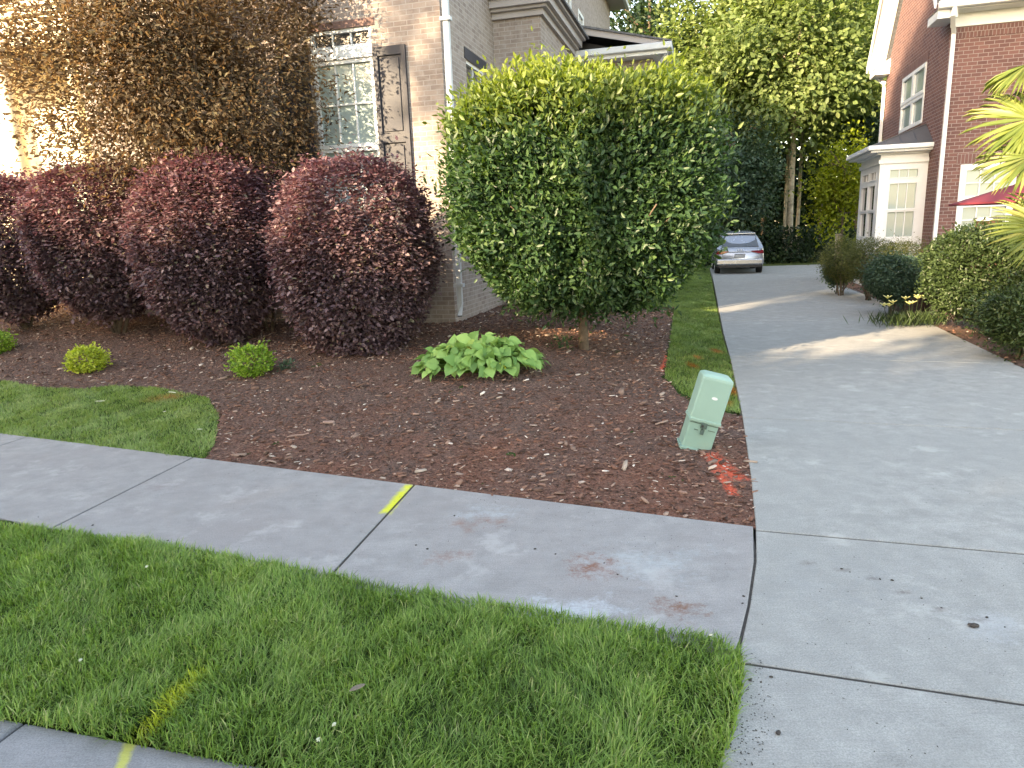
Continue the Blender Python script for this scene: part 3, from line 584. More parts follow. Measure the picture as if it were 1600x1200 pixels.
# ================================================================== RIGHT HOUSE
p = PL(1462, 300, A3(0, 17., 0), A3(0, 1, 0)); rc = A3(p[0], p[1], 0.1); RH = House('brick_house', rc, 'red brick two storey house with white bay window right of the driveway')
f = RH.f; gg = RH.g
ez = f(1500, 42)[2]; W = gg(1385, 130)[1]; gtz = f(1500, 17)[2]
print('RH', rc, 'eave', ez, 'W', W, gtz)
w1a, w1b = gg(1447, 120)[1], gg(1409, 160)[1]; w1t, w1bz = gg(1428, 112)[2], gg(1428, 198)[2]
b0 = gg(1447, 300)[1]; BP = -f(1372, 300, b0)[0]; b1 = gg(1343, 300, -BP)[1]; bz = f(1410, 240, b0)[2]; brz = gg(1436, 200, 0)[2]
print('bay', b0, b1, BP, bz, brz, 'w', w1a, w1b, w1t, w1bz)
fx0, fx1 = f(1497, 300)[0], f(1497, 300)[0] + 1.15; fz0, fz1 = f(1530, 372)[2], f(1530, 256)[2]
RW = 9.
m = MB(); m.wall(O, EX, 0, RW, -.8, ez + .3, [(fx0, fx1, fz0, fz1), (fx0 + 3, fx1 + 3, fz0, fz1)], .1, NF)
m.wall(O, EY, 0, W, -.8, ez + .25, [(w1a, w1b, w1bz, w1t)], .1, A3(-1, 0, 0))
PK = ez + .25 + W / 2 * 1.25
m.add([(0, 0, ez + .25), (0, W, ez + .25), (0, W / 2, PK)], [(0, 1, 2)])
m.wall(A3(0, W, 0), EX, 0, RW, -.8, ez + .3, [], .1, A3(0, 1, 0)); m.build('wall', M_RB, RH.e)
M_SOLD = brick_mat('soldier_brick', (.20, .098, .087), (.145, .07, .066), (.32, .27, .25), .075, .22, .012)
m = MB(); ob(m, O, EX, NF, .02, RW, ez - .24, ez - .02, 0, .012); ob(m, O, EX, NF, fx0 - .1, fx1 + .1, fz1, fz1 + .24, 0, .012); ob(m, O, EY, A3(-1, 0, 0), w1a - .1, w1b + .1, w1t, w1t + .22, 0, .012); m.build('soldier_course', M_SOLD, RH.e)
NL = A3(-1, 0, 0)
def dh(par, o, ex, n, x0, x1, z0, z1, g_=M_BLIND, fw=.07, c=2, r_=1, k=-.03):
    zm = (z0 + z1) / 2; window(par, o, ex, n, x0, x1, zm, z1, c, r_, M_WHITE, g_, fw, k); window(par, o, ex, n, x0, x1, z0, zm, c, r_, M_WHITE, g_, fw, k - .012)
wm = (w1a + w1b) / 2
dh(RH.e, O, EY, NL, w1a, wm, w1bz, w1t, M_BLIND, .09, 1, 1, .0); dh(RH.e, O, EY, NL, wm, w1b, w1bz, w1t, M_BLIND, .09, 1, 1, .0)
dh(RH.e, O, EX, NF, fx0, fx1, fz0, fz1, M_BLIND, .13, 3, 2, .0); dh(RH.e, O, EX, NF, fx0 + 3, fx1 + 3, fz0, fz1, M_BLIND, .13, 3, 2, .0)
# frieze, soffit, gutter
m = MB(); m.box((-.02, -.03, ez), (RW, .0, ez + .28)); m.box((-.38, -.42, ez + .28), (RW, .0, ez + .31)); m.box((-.38, W, ez + .28), (RW, W + .4, ez + .31)); m.build('frieze_and_soffit', M_WHITE, RH.e)
m = MB(); m.box((-.42, -.56, ez + .30), (RW, -.43, ez + .46), .03); m.box((-.42, W + .41, ez + .30), (RW, W + .54, ez + .46), .03); m.build('gutter', M_WHITE, RH.e)
for y0, sg in ((-.42, 1), (W + .42, -1)):
    m = MB(); m.box((-.40, min(y0, y0 + .75 * sg), ez + .12), (-.003, max(y0, y0 + .75 * sg), ez + .298)); m.add([(-.42, y0, ez + .30), (0, y0, ez + .30), (0, y0 + .78 * sg, ez + .3), (-.42, y0 + .78 * sg, ez + .3), (-.005, y0 + .1 * sg, ez + .55), (-.005, y0 + .78 * sg, ez + .55)], [(0, 1, 4), (0, 4, 5, 3), (1, 2, 5, 4), (2, 3, 5)])
    m.build('eave_return', M_WHITE, RH.e)
rs = 1.25; yy0 = -.5; zz0 = ez + .42
def slope(y0, sg, nm):
    yp, zp = W / 2, zz0 + (W / 2 + .5) * rs; m = MB(); th_ = .10
    m.prism([(-.46, y0, zz0), (-.46, yp, zp), (-.46, yp, zp + th_), (-.46, y0, zz0 + th_)], (RW + .46, 0, 0)); o = m.build('roof_slope', M_SHING, RH.e)
    m = MB(); m.prism([(-.44, y0, zz0 - .03), (-.44, yp, zp - .03), (-.44, yp, zp - .01), (-.44, y0, zz0 - .01)], (.44, 0, 0)); m.build('rake_soffit', M_WHITE, RH.e)
    m = MB(); m.prism([(-.50, y0, zz0 - .1), (-.50, yp, zp - .1), (-.50, yp, zp + .09), (-.50, y0, zz0 + .09)], (.04, 0, 0)); m.build('rake_board', M_WHITE, RH.e)
slope(-.5, 1, ''); slope(W + .5, -1, '')
# downspouts
m = MB(); m.tube([(-.1, -.5, ez + .32), (-.12, -.5, ez + .16), (.05, -.06, ez - .12), (.05, -.06, ez - .3), (.05, -.06, 0.1)], [.06, .06, .06, .055, .055], 4); m.build('downspout', M_WHITE, RH.e)
m = MB(); m.tube([(-.2, W + .45, ez + .32), (-.2, W + .45, ez + .16), (-.07, W - .06, ez - .1), (-.07, W - .06, ez - .3), (-.07, W - .06, 0.1)], [.06, .06, .06, .055, .055], 4); m.build('downspout', M_WHITE, RH.e)
# bay window with hipped metal roof
bay = MB(); bay.wall(A3(-BP, b0, 0), EX, 0, BP, -.8, bz, [(BP * .28, BP * .8, .55, 2.45 if bz > 2.7 else bz - .3)], .06, NF)
f2t = f(1415, 300 - 33, b0)[2]; f2b = f(1410, 365, b0)[2]
bay = MB(); fa, fb = f(1385, 320, b0)[0], f(1432, 320, b0)[0]
ftr0, ftr1 = f(1408, 279, b0)[2], f(1408, 263, b0)[2]; fw0, fw1 = f(1408, 372, b0)[2], f(1408, 284, b0)[2]
bay.wall(A3(0, b0, 0), EX, -BP, -.004, -.8, bz, [(fa, fb, fw0, fw1), (fa, fb, ftr0, ftr1)], .06, NF)
sa, sm, sb_ = b0 + (b1 - b0) * .14, b0 + (b1 - b0) * .5, b1 - (b1 - b0) * .12
bay.wall(A3(-BP, 0, 0), EY, b0, b1, -.8, bz, [(sa, sm - .06, fw0, fw1), (sm + .06, sb_, fw0, fw1), (sa, sm - .06, ftr0, ftr1), (sm + .06, sb_, ftr0, ftr1)], .06, NL)
bay.wall(A3(0, b1, 0), EX, -BP, -.004, -.8, bz, [], .06, A3(0, 1, 0)); bo = bay.build('bay', M_WHITE, RH.e)
window(bo, A3(0, b0, 0), EX, NF, fa, fb, ftr0, ftr1, 3, 1, M_WHITE, M_BLIND, .03, -.02); dh(bo, A3(0, b0, 0), EX, NF, fa, fb, fw0, fw1, M_BLIND, .04, 3, 1, -.02)
for (a, b) in ((sa, sm - .06), (sm + .06, sb_)):
    window(bo, A3(-BP, 0, 0), EY, NL, a, b, ftr0, ftr1, 2, 1, M_WHITE, M_DARKG, .03, -.02); dh(bo, A3(-BP, 0, 0), EY, NL, a, b, fw0, fw1, M_DARKG, .04, 1, 1, -.02)
m = MB(); ov = .28; m.box((-BP - .04, b0 - .04, bz - .22), (-.004, b1 + .04, bz - .12)); m.box((-BP - .1, b0 - .1, bz - .003), (-.005, b1 + .1, bz + .04)); m.box((-BP - ov, b0 - ov, bz + .04), (-.005, b1 + ov, bz + .09)); m.box((-BP - ov - .08, b0 - ov - .08, bz + .09), (-.005, b0 - ov, bz + .2), .02); m.box((-BP - ov - .08, b0 - ov, bz + .09), (-BP - ov, b1 + ov, bz + .2), .02); m.build('bay_cornice', M_WHITE, RH.e)
M_MET = plain('grey_metal_roof', (.16, .17, .19), .35, .6, var=.08)
ri = min(BP * .75, 1.); z0 = bz + .19; A_, B_, C_, D_ = A3(-BP - ov, b0 - ov, z0), A3(0, b0 - ov, z0), A3(-BP - ov, b1 + ov, z0), A3(0, b1 + ov, z0); T1, T2 = A3(-.01, b0 + .45, brz), A3(-.01, b1 - .45, brz)
m = MB(); m.add([A_, B_, D_, C_, T1, T2], [(0, 1, 4), (0, 4, 5, 3), (3, 5, 2)])
for k in range(1, 4):
    q = A_ + (B_ - A_) * k / 4; q2 = A_ + (T1 - A_) * min(1, k / 4 + .0) ; m.tube([q + A3(0, 0, .01), q + (T1 - B_) * (k / 4) + A3(0, 0, .02)], .012, 4)
m.tube([A_ + A3(0, 0, .01), T1 + A3(0, 0, .01)], .018, 4); m.tube([C_ + A3(0, 0, .01), T2 + A3(0, 0, .01)], .018, 4)
for k in range(1, 5): q = A_ + (C_ - A_) * k / 5; m.tube([q + A3(0, 0, .01), T1 + (T2 - T1) * k / 5 + A3(0, 0, .01)], .012, 4)
m.build('bay_roof', M_MET, RH.e)

# ================================================================== UTILITY BOX
M_UB = plain('pale_green_enamel', (.225, .375, .32), .42, var=.05, scale=5, bump=.06, bscale=90, dirt=(.25, .33, .27))
M_UB2 = plain('paler_green_enamel', (.26, .415, .355), .42, var=.04, scale=5, bump=.06, bscale=90)
bp = GT(1084, 697)
ub = empty('utility_pedestal', (bp[0], bp[1], bp[2] - .01), -TH + math.radians(-6), 'pale green metal utility pedestal leaning right between mulch bed and driveway', 'utility box')
ub.scale = (1.1, 1.05, 1.); ub.rotation_euler = (Matrix.Rotation(-TH + math.radians(11), 4, 'Z') @ Matrix.Rotation(math.radians(15.), 4, 'Y') @ Matrix.Rotation(math.radians(3), 4, 'X')).to_euler()
m = MB(); m.box((-.108, -.085, -.12), (.108, .085, .29), .012); m.box((-.118, -.094, -.0), (.118, .094, .018), .004); m.build('base_housing', M_UB, ub)
m = MB()
prof = [(-.118, -.096), (.118, -.096), (.118, .096), (-.118, .096)]
def rr(w_, d_, r_, z): return [(sx * (w_ - r_) + r_ * math.cos(a), sy * (d_ - r_) + r_ * math.sin(a), z) for sx, sy, a0 in ((1, 1, 0), (-1, 1, 90), (-1, -1, 180), (1, -1, 270)) for a in [math.radians(a0 + q) for q in (0, 30, 60, 90)]]
rings = [rr(.119, .097, .016, .250), rr(.119, .097, .016, .268), rr(.113, .091, .016, .272), rr(.113, .091, .016, .600), rr(.110, .088, .018, .618), rr(.094, .072, .03, .634), rr(.05, .04, .03, .639)]
n_ = 16; m.add([v for rg in rings for v in rg], [[i * n_ + k, i * n_ + (k + 1) % n_, (i + 1) * n_ + (k + 1) % n_, (i + 1) * n_ + k] for i in range(6) for k in range(n_)] + [[6 * n_ + k for k in range(n_)], [k for k in range(n_)]])
m.box((-.085, -.0935, .593), (-.055, -.09, .598)); m.box((.055, -.0935, .593), (.085, -.088, .598)); m.build('hood', M_UB2, ub)
m = MB(); m.box((-.105, -.090, .232), (.105, -.084, .238)); m.box((-.06, -.0895, .175), (-.03, -.0845, .181)); m.box((.04, -.0895, .19), (.09, -.0845, .195)); m.box((-.022, -.104, .2), (.022, -.086, .245), .004); m.tube([(.0, -.118, .205), (.0, -.1, .205), (.0, -.1, .245)], .007, 8); m.box((-.012, -.106, .15), (.012, -.0855, .195), .003); m.build('latch', plain('dull_green_latch', (.07, .12, .105), .5), ub)
m = MB(); m.tube([(-.01, -.106, .222), (-.01, -.1045, .222)], .011, 10); m.build('lock_hole', M_IRON, ub)
m = MB(); ang = [(.014 + .022 * math.cos(a), -.0925, .46 + .012 * math.sin(a)) for a in np.linspace(0, 6.28, 13)[:-1]]; m.prism(ang, (0, .002, 0)); m.build('sticker', M_WHITE, ub)

# ================================================================== CAR (seen from behind)
def crom(P, t):
    P = np.array(P, float); n = len(P) - 1; x = np.clip(t, 0, 1) * n; i = np.minimum(x.astype(int), n - 1); f_ = (x - i)[..., None]
    p0, p1, p2, p3 = P[np.maximum(i - 1, 0)], P[i], P[i + 1], P[np.minimum(i + 2, n)]
    f_ = f_.reshape(f_.shape[:1] + (1,) * (P.ndim - 1)) if P.ndim > 1 else f_[:, 0]
    return .5 * (2 * p1 + (p2 - p0) * f_ + (2 * p0 - 5 * p1 + 4 * p2 - p3) * f_ ** 2 + (3 * p1 - p0 - 3 * p2 + p3) * f_ ** 3)
cb = G(1155, 428); cp = A3(cb[0], cb[1], -.012)
car = empty('parked_car', cp, -TH - math.radians(-1.5), 'silver grey estate suv parked at the far end of the driveway, rear towards the viewer', 'car')
CS = 1.72 / 1.88; car.scale = (CS,) * 3
# stations: y, halfwidth lower, halfwidth belt, belt z, halfwidth roof, roof z, bottom z
ST = [(0, .84, .80, .94, .74, .99, .34), (.06, .90, .87, .96, .80, 1.03, .30), (.30, .93, .90, 1.00, .72, 1.28, .27), (.62, .935, .91, 1.01, .62, 1.565, .25), (1.1, .94, .915, 1.01, .60, 1.63, .24), (1.9, .94, .915, 1.0, .61, 1.655, .24), (2.6, .94, .915, .99, .60, 1.61, .24), (3.2, .94, .91, .98, .66, 1.22, .25), (3.5, .93, .90, .97, .72, 1.05, .25), (4.2, .91, .86, .90, .60, .95, .27), (4.6, .82, .76, .75, .5, .80, .34)]
def ring(s_):
    y, wl_, wb, zb_, wr_, zr, z0 = s_; return [(wl_ * .9, y, z0), (wl_, y, z0 + .12), (wl_ + .005, y, (z0 + zb_) / 2), (wb, y, zb_), (wb * .985, y, zb_ + .04), (wb * .5 + wr_ * .5 + .02, y, (zb_ + zr) / 2 + .02), (wr_, y, zr - .04), (wr_ * .8, y, zr), (wr_ * .4, y, zr + .012), (0, y, zr + .016)]
NS = 60; CP = np.array([ring(s_) for s_ in ST]); fine = crom(CP, np.linspace(0, 1, NS)); full = np.concatenate([fine, (fine * A3(-1, 1, 1))[:, -2::-1]], 1); nr_ = full.shape[1]
m = MB(); m.add(full.reshape(-1, 3), [[i * nr_ + k, i * nr_ + k + 1, (i + 1) * nr_ + k + 1, (i + 1) * nr_ + k] for i in range(NS - 1) for k in range(nr_ - 1)] + [list(range(nr_)), [(NS - 1) * nr_ + k for k in range(nr_)], [x for i in range(NS) for x in [i * nr_]] + [(i) * nr_ + nr_ - 1 for i in range(NS - 1, -1, -1)]])
M_CAR = plain('silver_car_paint', (.34, .37, .42), .25, .55, var=.03, bump=0, spec=.6)
M_RED = plain('red_lens', (.22, .01, .02), .15, var=.1); M_BLK = plain('black_plastic', (.012, .012, .014), .5, var=.1); M_TY = plain('tyre_rubber', (.018, .018, .019), .85)
m.build('body', M_CAR, car, True)
m = MB(); zq = lambda y: np.interp(y, [s_[0] for s_ in ST], [s_[5] for s_ in ST])
m.add([(-.70, .07, 1.075), (.70, .07, 1.075), (.60, .56, 1.52), (-.60, .56, 1.52), (-.70, .2, 1.06), (.70, .2, 1.06), (.60, .66, 1.5), (-.60, .66, 1.5)], [(0, 1, 2, 3), (0, 4, 5, 1), (1, 5, 6, 2), (3, 2, 6, 7), (0, 3, 7, 4)]); m.build('rear_window', M_DARKG, car)
m = MB(); m.box((-.60, .50, 1.55), (.60, .74, 1.60), .015); m.build('roof_spoiler', M_CAR, car)
for sx in (-1, 1):
    m = MB(); m.prism([(sx * .86, -.02, .93), (sx * .90, -.005, .80), (sx * .70, -.025, .80), (sx * .42, -.025, .885), (sx * .42, -.025, .91)], (0, .08, 0)); m.build('tail_light', M_RED, car)
    m = MB(); m.prism([(sx * .88, -.04, .52), (sx * .88, -.04, .485), (sx * .48, -.05, .485), (sx * .42, -.05, .52)], (0, .06, 0)); m.build('bumper_slot', M_BLK, car)
    m = MB(); m.box((sx * .91, 2.75, 1.02), (sx * 1.08, 2.88, 1.17), .03); mo = m.build('wing_mirror', M_CAR, car)
    m = MB(); m.box((sx * .945, 2.742, 1.04), (sx * 1.06, 2.749, 1.15)); m.build('mirror_glass', M_BLK, mo)
    m = MB(); m.tube([(sx * .52, -.035, .33), (sx * .52, .08, .33)], .05, 12, .6); m.build('exhaust', M_BLK, car)
    # side glass
    m = MB(); m.add([(sx * .925, .8, 1.07), (sx * .925, 3.0, 1.05), (sx * .70, 2.55, 1.50), (sx * .70, .95, 1.50)], [(0, 1, 2, 3)]); m.build('side_window', M_DARKG, car)
    for yw in (.82, 3.7):
        t_ = MB(); t_.tube([(sx * .70, yw, .34), (sx * .72, yw, .34), (sx * .90, yw, .34), (sx * .92, yw, .34)], [.31, .345, .345, .31], 28); wo = t_.build('wheel', M_TY, car)
        t_ = MB(); t_.tube([(sx * .915, yw, .34), (sx * .93, yw, .34)], [.24, .2], 20); t_.build('rim', M_GUT, wo)
m = MB(); m.box((-.86, -.012, .26), (.86, .2, .36), .02); m.box((-.45, -.03, .40), (.45, .02, .425)); m.build('lower_bumper', M_BLK, car)
m = MB(); m.box((-.88, -.06, .38), (.88, .1, .60), .04); m.build('bumper', M_CAR, car)
m = MB(); m.box((-.17, -.035, .66), (.17, -.015, .77), .004); m.build('number_plate', plain('plate', (.34, .36, .40), .5, var=.2, scale=20), car)
m = MB(); m.box((-.20, -.018, .645), (.20, .01, .80)); m.build('plate_recess', plain('plate_recess', (.15, .16, .18), .5), car)
m = MB(); m.box((-.42, -.03, .875), (.42, -.012, .892)); m.build('chrome_strip', M_GUT, car)
m = MB()
for k in range(4):
    cx = -.09 + k * .06; m.tube([(cx + .035 * math.cos(a), -.02, .945 + .035 * math.sin(a)) for a in np.linspace(0, 6.28, 17)], .005, 5)
m.build('emblem', M_WHITE, car)
m = MB(); m.box((-.02, .8, 1.66), (.02, .95, 1.72), .012); m.build('antenna', M_WHITE, car)

# ================================================================== PLANTS
M_PUR = leaf_mat('purple_leaves', [(0, (.065, .042, .052)), (.4, (.155, .098, .115)), (.7, (.24, .155, .172)), (.92, (.34, .24, .24)), (1, (.26, .24, .16))], .3, .45, .4, (1.3, .8, .85), paint=(.27, .085, .11, 1))
M_GRN = leaf_mat('glossy_green_leaves', [(0, (.016, .042, .020)), (.4, (.032, .078, .032)), (.75, (.06, .125, .045)), (1, (.12, .19, .07))], .36, .45, .4, (1.35, 1.4, .4), paint=(.20, .25, .04, 1))  # the yellow paint colour imitates sunlight on the evergreen's top
M_BRZ = leaf_mat('bronze_leaves', [(0, (.06, .045, .034)), (.4, (.13, .095, .065)), (.75, (.19, .145, .09)), (1, (.25, .21, .12))], .5, .5, .3, (1.3, .98, .7))
M_CHT = leaf_mat('chartreuse_leaves', [(0, (0.182, 0.247, 0.026)), (.5, (0.442, 0.520, 0.065)), (1, (0.754, 0.754, 0.156))], .4, .5)
M_CHT2 = leaf_mat('lime_leaves', [(0, (0.096, 0.192, 0.024)), (.5, (0.240, 0.420, 0.060)), (1, (0.504, 0.624, 0.120))], .4, .5)
M_LG = leaf_mat('light_tree_leaves', [(0, (.08, .12, .045)), (.4, (.15, .21, .075)), (.75, (.22, .29, .11)), (1, (.32, .38, .17))], .5, .5, .3, (1.2, 1.2, .6))
M_YG = leaf_mat('yellow_green_leaves', [(0, (.08, .11, .01)), (.5, (.20, .25, .02)), (1, (.33, .36, .05))], .5, .5, .3, (1.3, 1.2, .4))
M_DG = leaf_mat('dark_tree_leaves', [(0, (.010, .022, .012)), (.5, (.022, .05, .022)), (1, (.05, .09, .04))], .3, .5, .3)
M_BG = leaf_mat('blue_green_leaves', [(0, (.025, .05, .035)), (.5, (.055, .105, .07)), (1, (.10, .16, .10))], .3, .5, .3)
M_OL = leaf_mat('olive_leaves', [(0, (.05, .06, .02)), (.5, (.11, .13, .045)), (1, (.20, .20, .08))], .4, .5, .3)
M_CL = leaf_mat('clipped_leaves', [(0, (.025, .04, .018)), (.5, (.05, .085, .03)), (1, (.10, .15, .06))], .35, .4, .4)
def stems(par, base, tops, r=.02, zb=-.1, mat=BARK):
    m = MB()
    for (x, y, z) in tops:
        a = A3(R.uniform(-.06, .06), R.uniform(-.05, .05), zb); b = A3(x, y, z); mid = (a + b) / 2 + A3(R.uniform(-.08, .08), R.uniform(-.05, .05), 0) * 1.5
        m.tube([a, mid, b], [r, r * .8, r * .45], 7)
        for k in range(4): q = mid + (b - mid) * R.uniform(0, 1); m.tube([q, q + A3(*R.uniform(-.3, .3, 2), R.uniform(.15, .4))], [r * .4, r * .2], 5)
    return m.build('stem', mat, par, True)
# four clipped purple shrubs
specs = [ # base px, y shift, centre px x, half width, depth, z low, z high, taper, label
 ((560, 540), 8.95, 556, .92, .85, .12, 2.62, .42, 'nearest purple leaved clipped shrub below the white window'),
 ((345, 525), 9.75, 331, .91, .8, .45, 2.72, .34, 'purple leaved clipped shrub with bare leaning stem, left of the one below the window'),
 ((190, 500), 10.55, 166, .90, .8, .75, 2.78, .3, 'third purple leaved clipped shrub from the white window, above the left yellow-green plant'),
 ((40, 490), 11.2, 14, .93, .8, .75, 2.72, .3, 'farthest purple leaved clipped shrub, cut by the left edge')]
for i, (bpx, yy, cx, hw, dp, zl, zh, tp, lb) in enumerate(specs):
    q = G(*bpx, .4); px_ = H + 0; cen = CAM + ray(cx, 400) * (yy / ray(cx, 400)[1]); cx_, cy_ = cen[0], yy
    base = A3(cx_ + (.0), cy_, float(terr(cx_, cy_))); zc = (zl + zh) / 2 + .0
    e_ = empty('purple_shrub', base, 0, lb, 'shrub', 'clipped purple shrubs along the house front')
    stems(e_, base, [(-.45, .1, 1.2), (.3, -.1, 1.3), (0, .2, 1.5), (.55, .1, 1.1), (-.2, -.2, 1.2)], .03)
    wc = LHs
    o = bush('foliage', e_, (cx_, cy_, zc + .05), (hw, dp, (zh - zl) / 2 + .05), 54000, .062, M_PUR, 2.9, 380, .085, .07, .12, .55, .62, .15, LEAF_S, lambda P: ((P - hc) @ DX) < -.06, tp, .04, even=.35, tip=(1.9, 2.95, .26))
    o.location = -base
# taller purple shrub crest behind
cen = CAM + ray(405, 400) * (10.3 / ray(405, 400)[1]); base = A3(cen[0], 10.35, float(terr(cen[0], 10.35)))
e_ = empty('purple_shrub', base, 0, 'purple shrub with reddish top squeezed between house wall and front shrubs', 'shrub', 'clipped purple shrubs along the house front'); stems(e_, base, [(-.2, .1, 1.5), (.25, .0, 1.4)], .025)
bush('foliage', e_, (base[0], 10.3, 1.95), (.55, .4, 1.0), 12000, .062, M_PUR, 2.5, 90, .11, .1, .3, .4, .6, .2, LEAF_S, lambda P: ((P - hc) @ DX) < -.06).location = -base
# low green groundcover sprigs below
for (u, v, s_, lb, mt) in ((378, 520, .16, 'dark sprig of broad leaves under the leaning shrub stem', M_GRN), (448, 580, .10, 'tiny blue-grey weed beside the lime plant', M_BG), (880, 548, .15, 'dark green seedling left of the big shrub trunk', M_GRN), (484, 528, .13, 'dark green seedling under the nearest purple shrub', M_GRN)):
    q = GT(u, v); o = bush('weed', None, (0, 0, s_ * .6), (s_, s_, s_ * .6), 160, .055, mt, 2, 20, .03, clip=lambda P: P[:, 2] > 0) if 0 else None
    n = 90; P = np.array([[0, 0, 0]]) + R.normal(size=(n, 3)) * A3(s_ * .5, s_ * .5, 0) + A3(0, 0, 1) * (R.uniform(.02, s_ * 1.1, n))[:, None]; Aa = unit(P + A3(0, 0, .02) + R.normal(size=(n, 3)) * .05)
    wd = empty('weed', q, 0, lb, 'weed'); leaves('foliage', P, Aa, A3(0, 0, 1) + R.normal(size=(n, 3)) * .4, R.uniform(.03, .06, n), R.uniform(.018, .03, n), mt, wd)
    mw = MB(); mw.tube([(0, 0, -.03), (.01, 0, s_ * .5), (0, .01, s_ * 1.1)], [.004, .003, .002], 5); mw.build('stem', mt, wd)
# big green shrub
tb = GT(912, 545); tb = A3(tb[0], tb[1], tb[2]); sc_ = A3(tb[0] + .06, tb[1] + .0, 0)
big = empty('evergreen_shrub', tb, 0, 'big rounded glossy green shrub with sunlit top beside the driveway', 'shrub')
mb = MB(); mb.tube([(0, 0, -.15), (.0, .02, .3), (-.04, .05, .8), (.03, .05, 1.6)], [.075, .06, .055, .04], 10)
for az in np.linspace(0, 6.28, 10)[:-1]: branch(mb, A3(0, .03, R.uniform(.45, .9)), unit(A3(math.cos(az), math.sin(az), 1.2)), .95, .03, 1, .3)
mb.build('trunk', BARK, big, True)
def bigclip(P):
    q = P - sc_; return ((P - hc) @ XX > .12) | ((P - hc) @ DX < -.1)
o = bush('foliage', big, (sc_[0] - .03, sc_[1] + .15, 2.17), (1.50, 1.12, 1.30), 125000, .082, M_GRN, 4.4, 460, .115, .09, .35, .0, .42, .25, LEAF_S, bigclip, .2, .09, even=.3, tip=(2.75, 3.5, .85))  # tip yellows the upper leaves as painted sunlight
o.location = -tb
# chartreuse little shrubs
for (u, v, s_, mt, lb) in ((138, 580, .23, M_CHT, 'small yellow-green plant in the mulch left of the lime one'), (396, 586, .245, M_CHT2, 'small lime green bushy plant in the mulch above the footpath'), (-6, 552, .23, M_CHT2, 'small green plant cut by the left edge of the view')):
    q = GT(u, v); e_ = empty('dwarf_shrub', q, 0, lb, 'small shrub', 'dwarf shrubs spaced along the mulch bed'); stems(e_, q, [(-.08, 0, .15), (.08, 0, .16), (0, .06, .18)], .006, -.02)
    bush('foliage', e_, (q[0], q[1], q[2] + s_ * .62), (s_, s_ * .9, s_ * .75), 1900, .045, mt, 2.1, 50, .035, .12, .6, .2, .55, .2, LEAF_S, None, .25, .12).location = -q
# hosta
def hleaf(bend, cup, rip):
    nt_, ns_ = 7, 5; T = []; 
    for i in range(nt_):
        t_ = i / (nt_ - 1); w_ = (math.sin(min(1, t_ * 1.05 + .12) ** .72 * math.pi) ** .75 if t_ < 1 else 0.02) if i else .25
        for j in range(ns_):
            s_ = (j - 2) / 2; T.append((t_ - (.08 * abs(s_) if i == 0 else 0) - .06 * abs(s_) * (1 - t_), s_ * w_ * .5, -bend * t_ ** 2 + cup * abs(s_) * w_ + rip * math.sin(t_ * 9 + s_ * 3) * abs(s_)))
    Fs = [(i * ns_ + j, i * ns_ + j + 1, (i + 1) * ns_ + j + 1, (i + 1) * ns_ + j) for i in range(nt_ - 1) for j in range(ns_ - 1)]
    return (T, Fs)
t = NT('hosta_leaf'); a = t.n('ShaderNodeAttribute', attribute_name='v').outputs['Fac']
k = t.ramp(a, [(0, (.12, .26, .07)), (.45, (.24, .42, .12)), (.75, (.34, .52, .15)), (.9, (.40, .50, .10)), (1, (.60, .60, .08))])
sh = t.bsdf(k, .5, t.bump(t.noise(t.coord(), 26., 3), .4, .01), 0, .3); tr = t.n('ShaderNodeBsdfTranslucent'); t.l(k, tr.inputs[0]); mx = t.n('ShaderNodeMixShader'); mx.inputs[0].default_value = .25; t.l(sh, mx.inputs[1]); t.l(tr.outputs[0], mx.inputs[2]); M_HO = t.done(mx.outputs[0])
hb = GT(752, 578); ho = empty('hosta', hb, 0, 'broad leaved lime green hosta clump in front of the house corner', 'plant')
n = 330; az = R.uniform(0, 6.28, n); rad = np.sqrt(R.uniform(0.02, 1, n)); hx = np.cos(az) * rad; hy = np.sin(az) * rad
P = np.stack([hx * .66, hy * .36, .07 + .24 * (1 - rad ** 2) + R.uniform(-.05, .06, n)], 1)
Aa = np.stack([hx * 1., hy * .9, .25 - .8 * rad + R.normal(0, .25, n)], 1) + R.normal(size=(n, 3)) * .3
Nn = np.stack([hx * .8, hy * .8, np.full(n, .9)], 1) + A3(0, -.35, 0) + R.normal(size=(n, 3)) * .42
vv = np.clip(.35 + .3 * np.exp(-((hx + .15) ** 2 + (hy) ** 2) / .12) + R.normal(0, .2, n), 0, 1); LL = R.uniform(.10, .18, n)
for k_, (bd, cu, rp) in enumerate(((.35, .12, .03), (.18, .2, .04), (.5, .08, .03))):
    s_ = slice(k_, None, 3); o = leaves('leaf_clump', P[s_], Aa[s_], Nn[s_], LL[s_], LL[s_] * .82, M_HO, ho, hleaf(bd, cu, rp), vv[s_]); 
    for q in o.data.polygons: q.use_smooth = True
m = MB()
for i in range(n): m.tube([(hx[i] * .15, hy[i] * .1, -.03), (P[i, 0] * .6, P[i, 1] * .6, P[i, 2] * .8), tuple(P[i])], [.006, .005, .004], 5)
m.build('leaf_stalk', M_CHT2, ho)
# bronze tree in front of the wall
bt = A3(*(CAM + ray(290, 400) * (10.4 / ray(290, 400)[1]))); bt[1] = 10.6; bt[2] = float(terr(bt[0], bt[1]))
hclip = lambda P: ((P - hc) @ DX) < -.08
tree('bronze leaved tree with fine foliage against the tan brick house front', 'tree', bt, 4.6, .055, (bt[0] + .12, 10.35, 4.3), (2.2, 1.05, 1.95), 64000, .075, M_BRZ, BARK, None, 'ornamental_tree', 2.2, 130, .26, 6, (0, 0), 6, hclip, 4.4, LEAF_S, .42, .25, .2, .3)

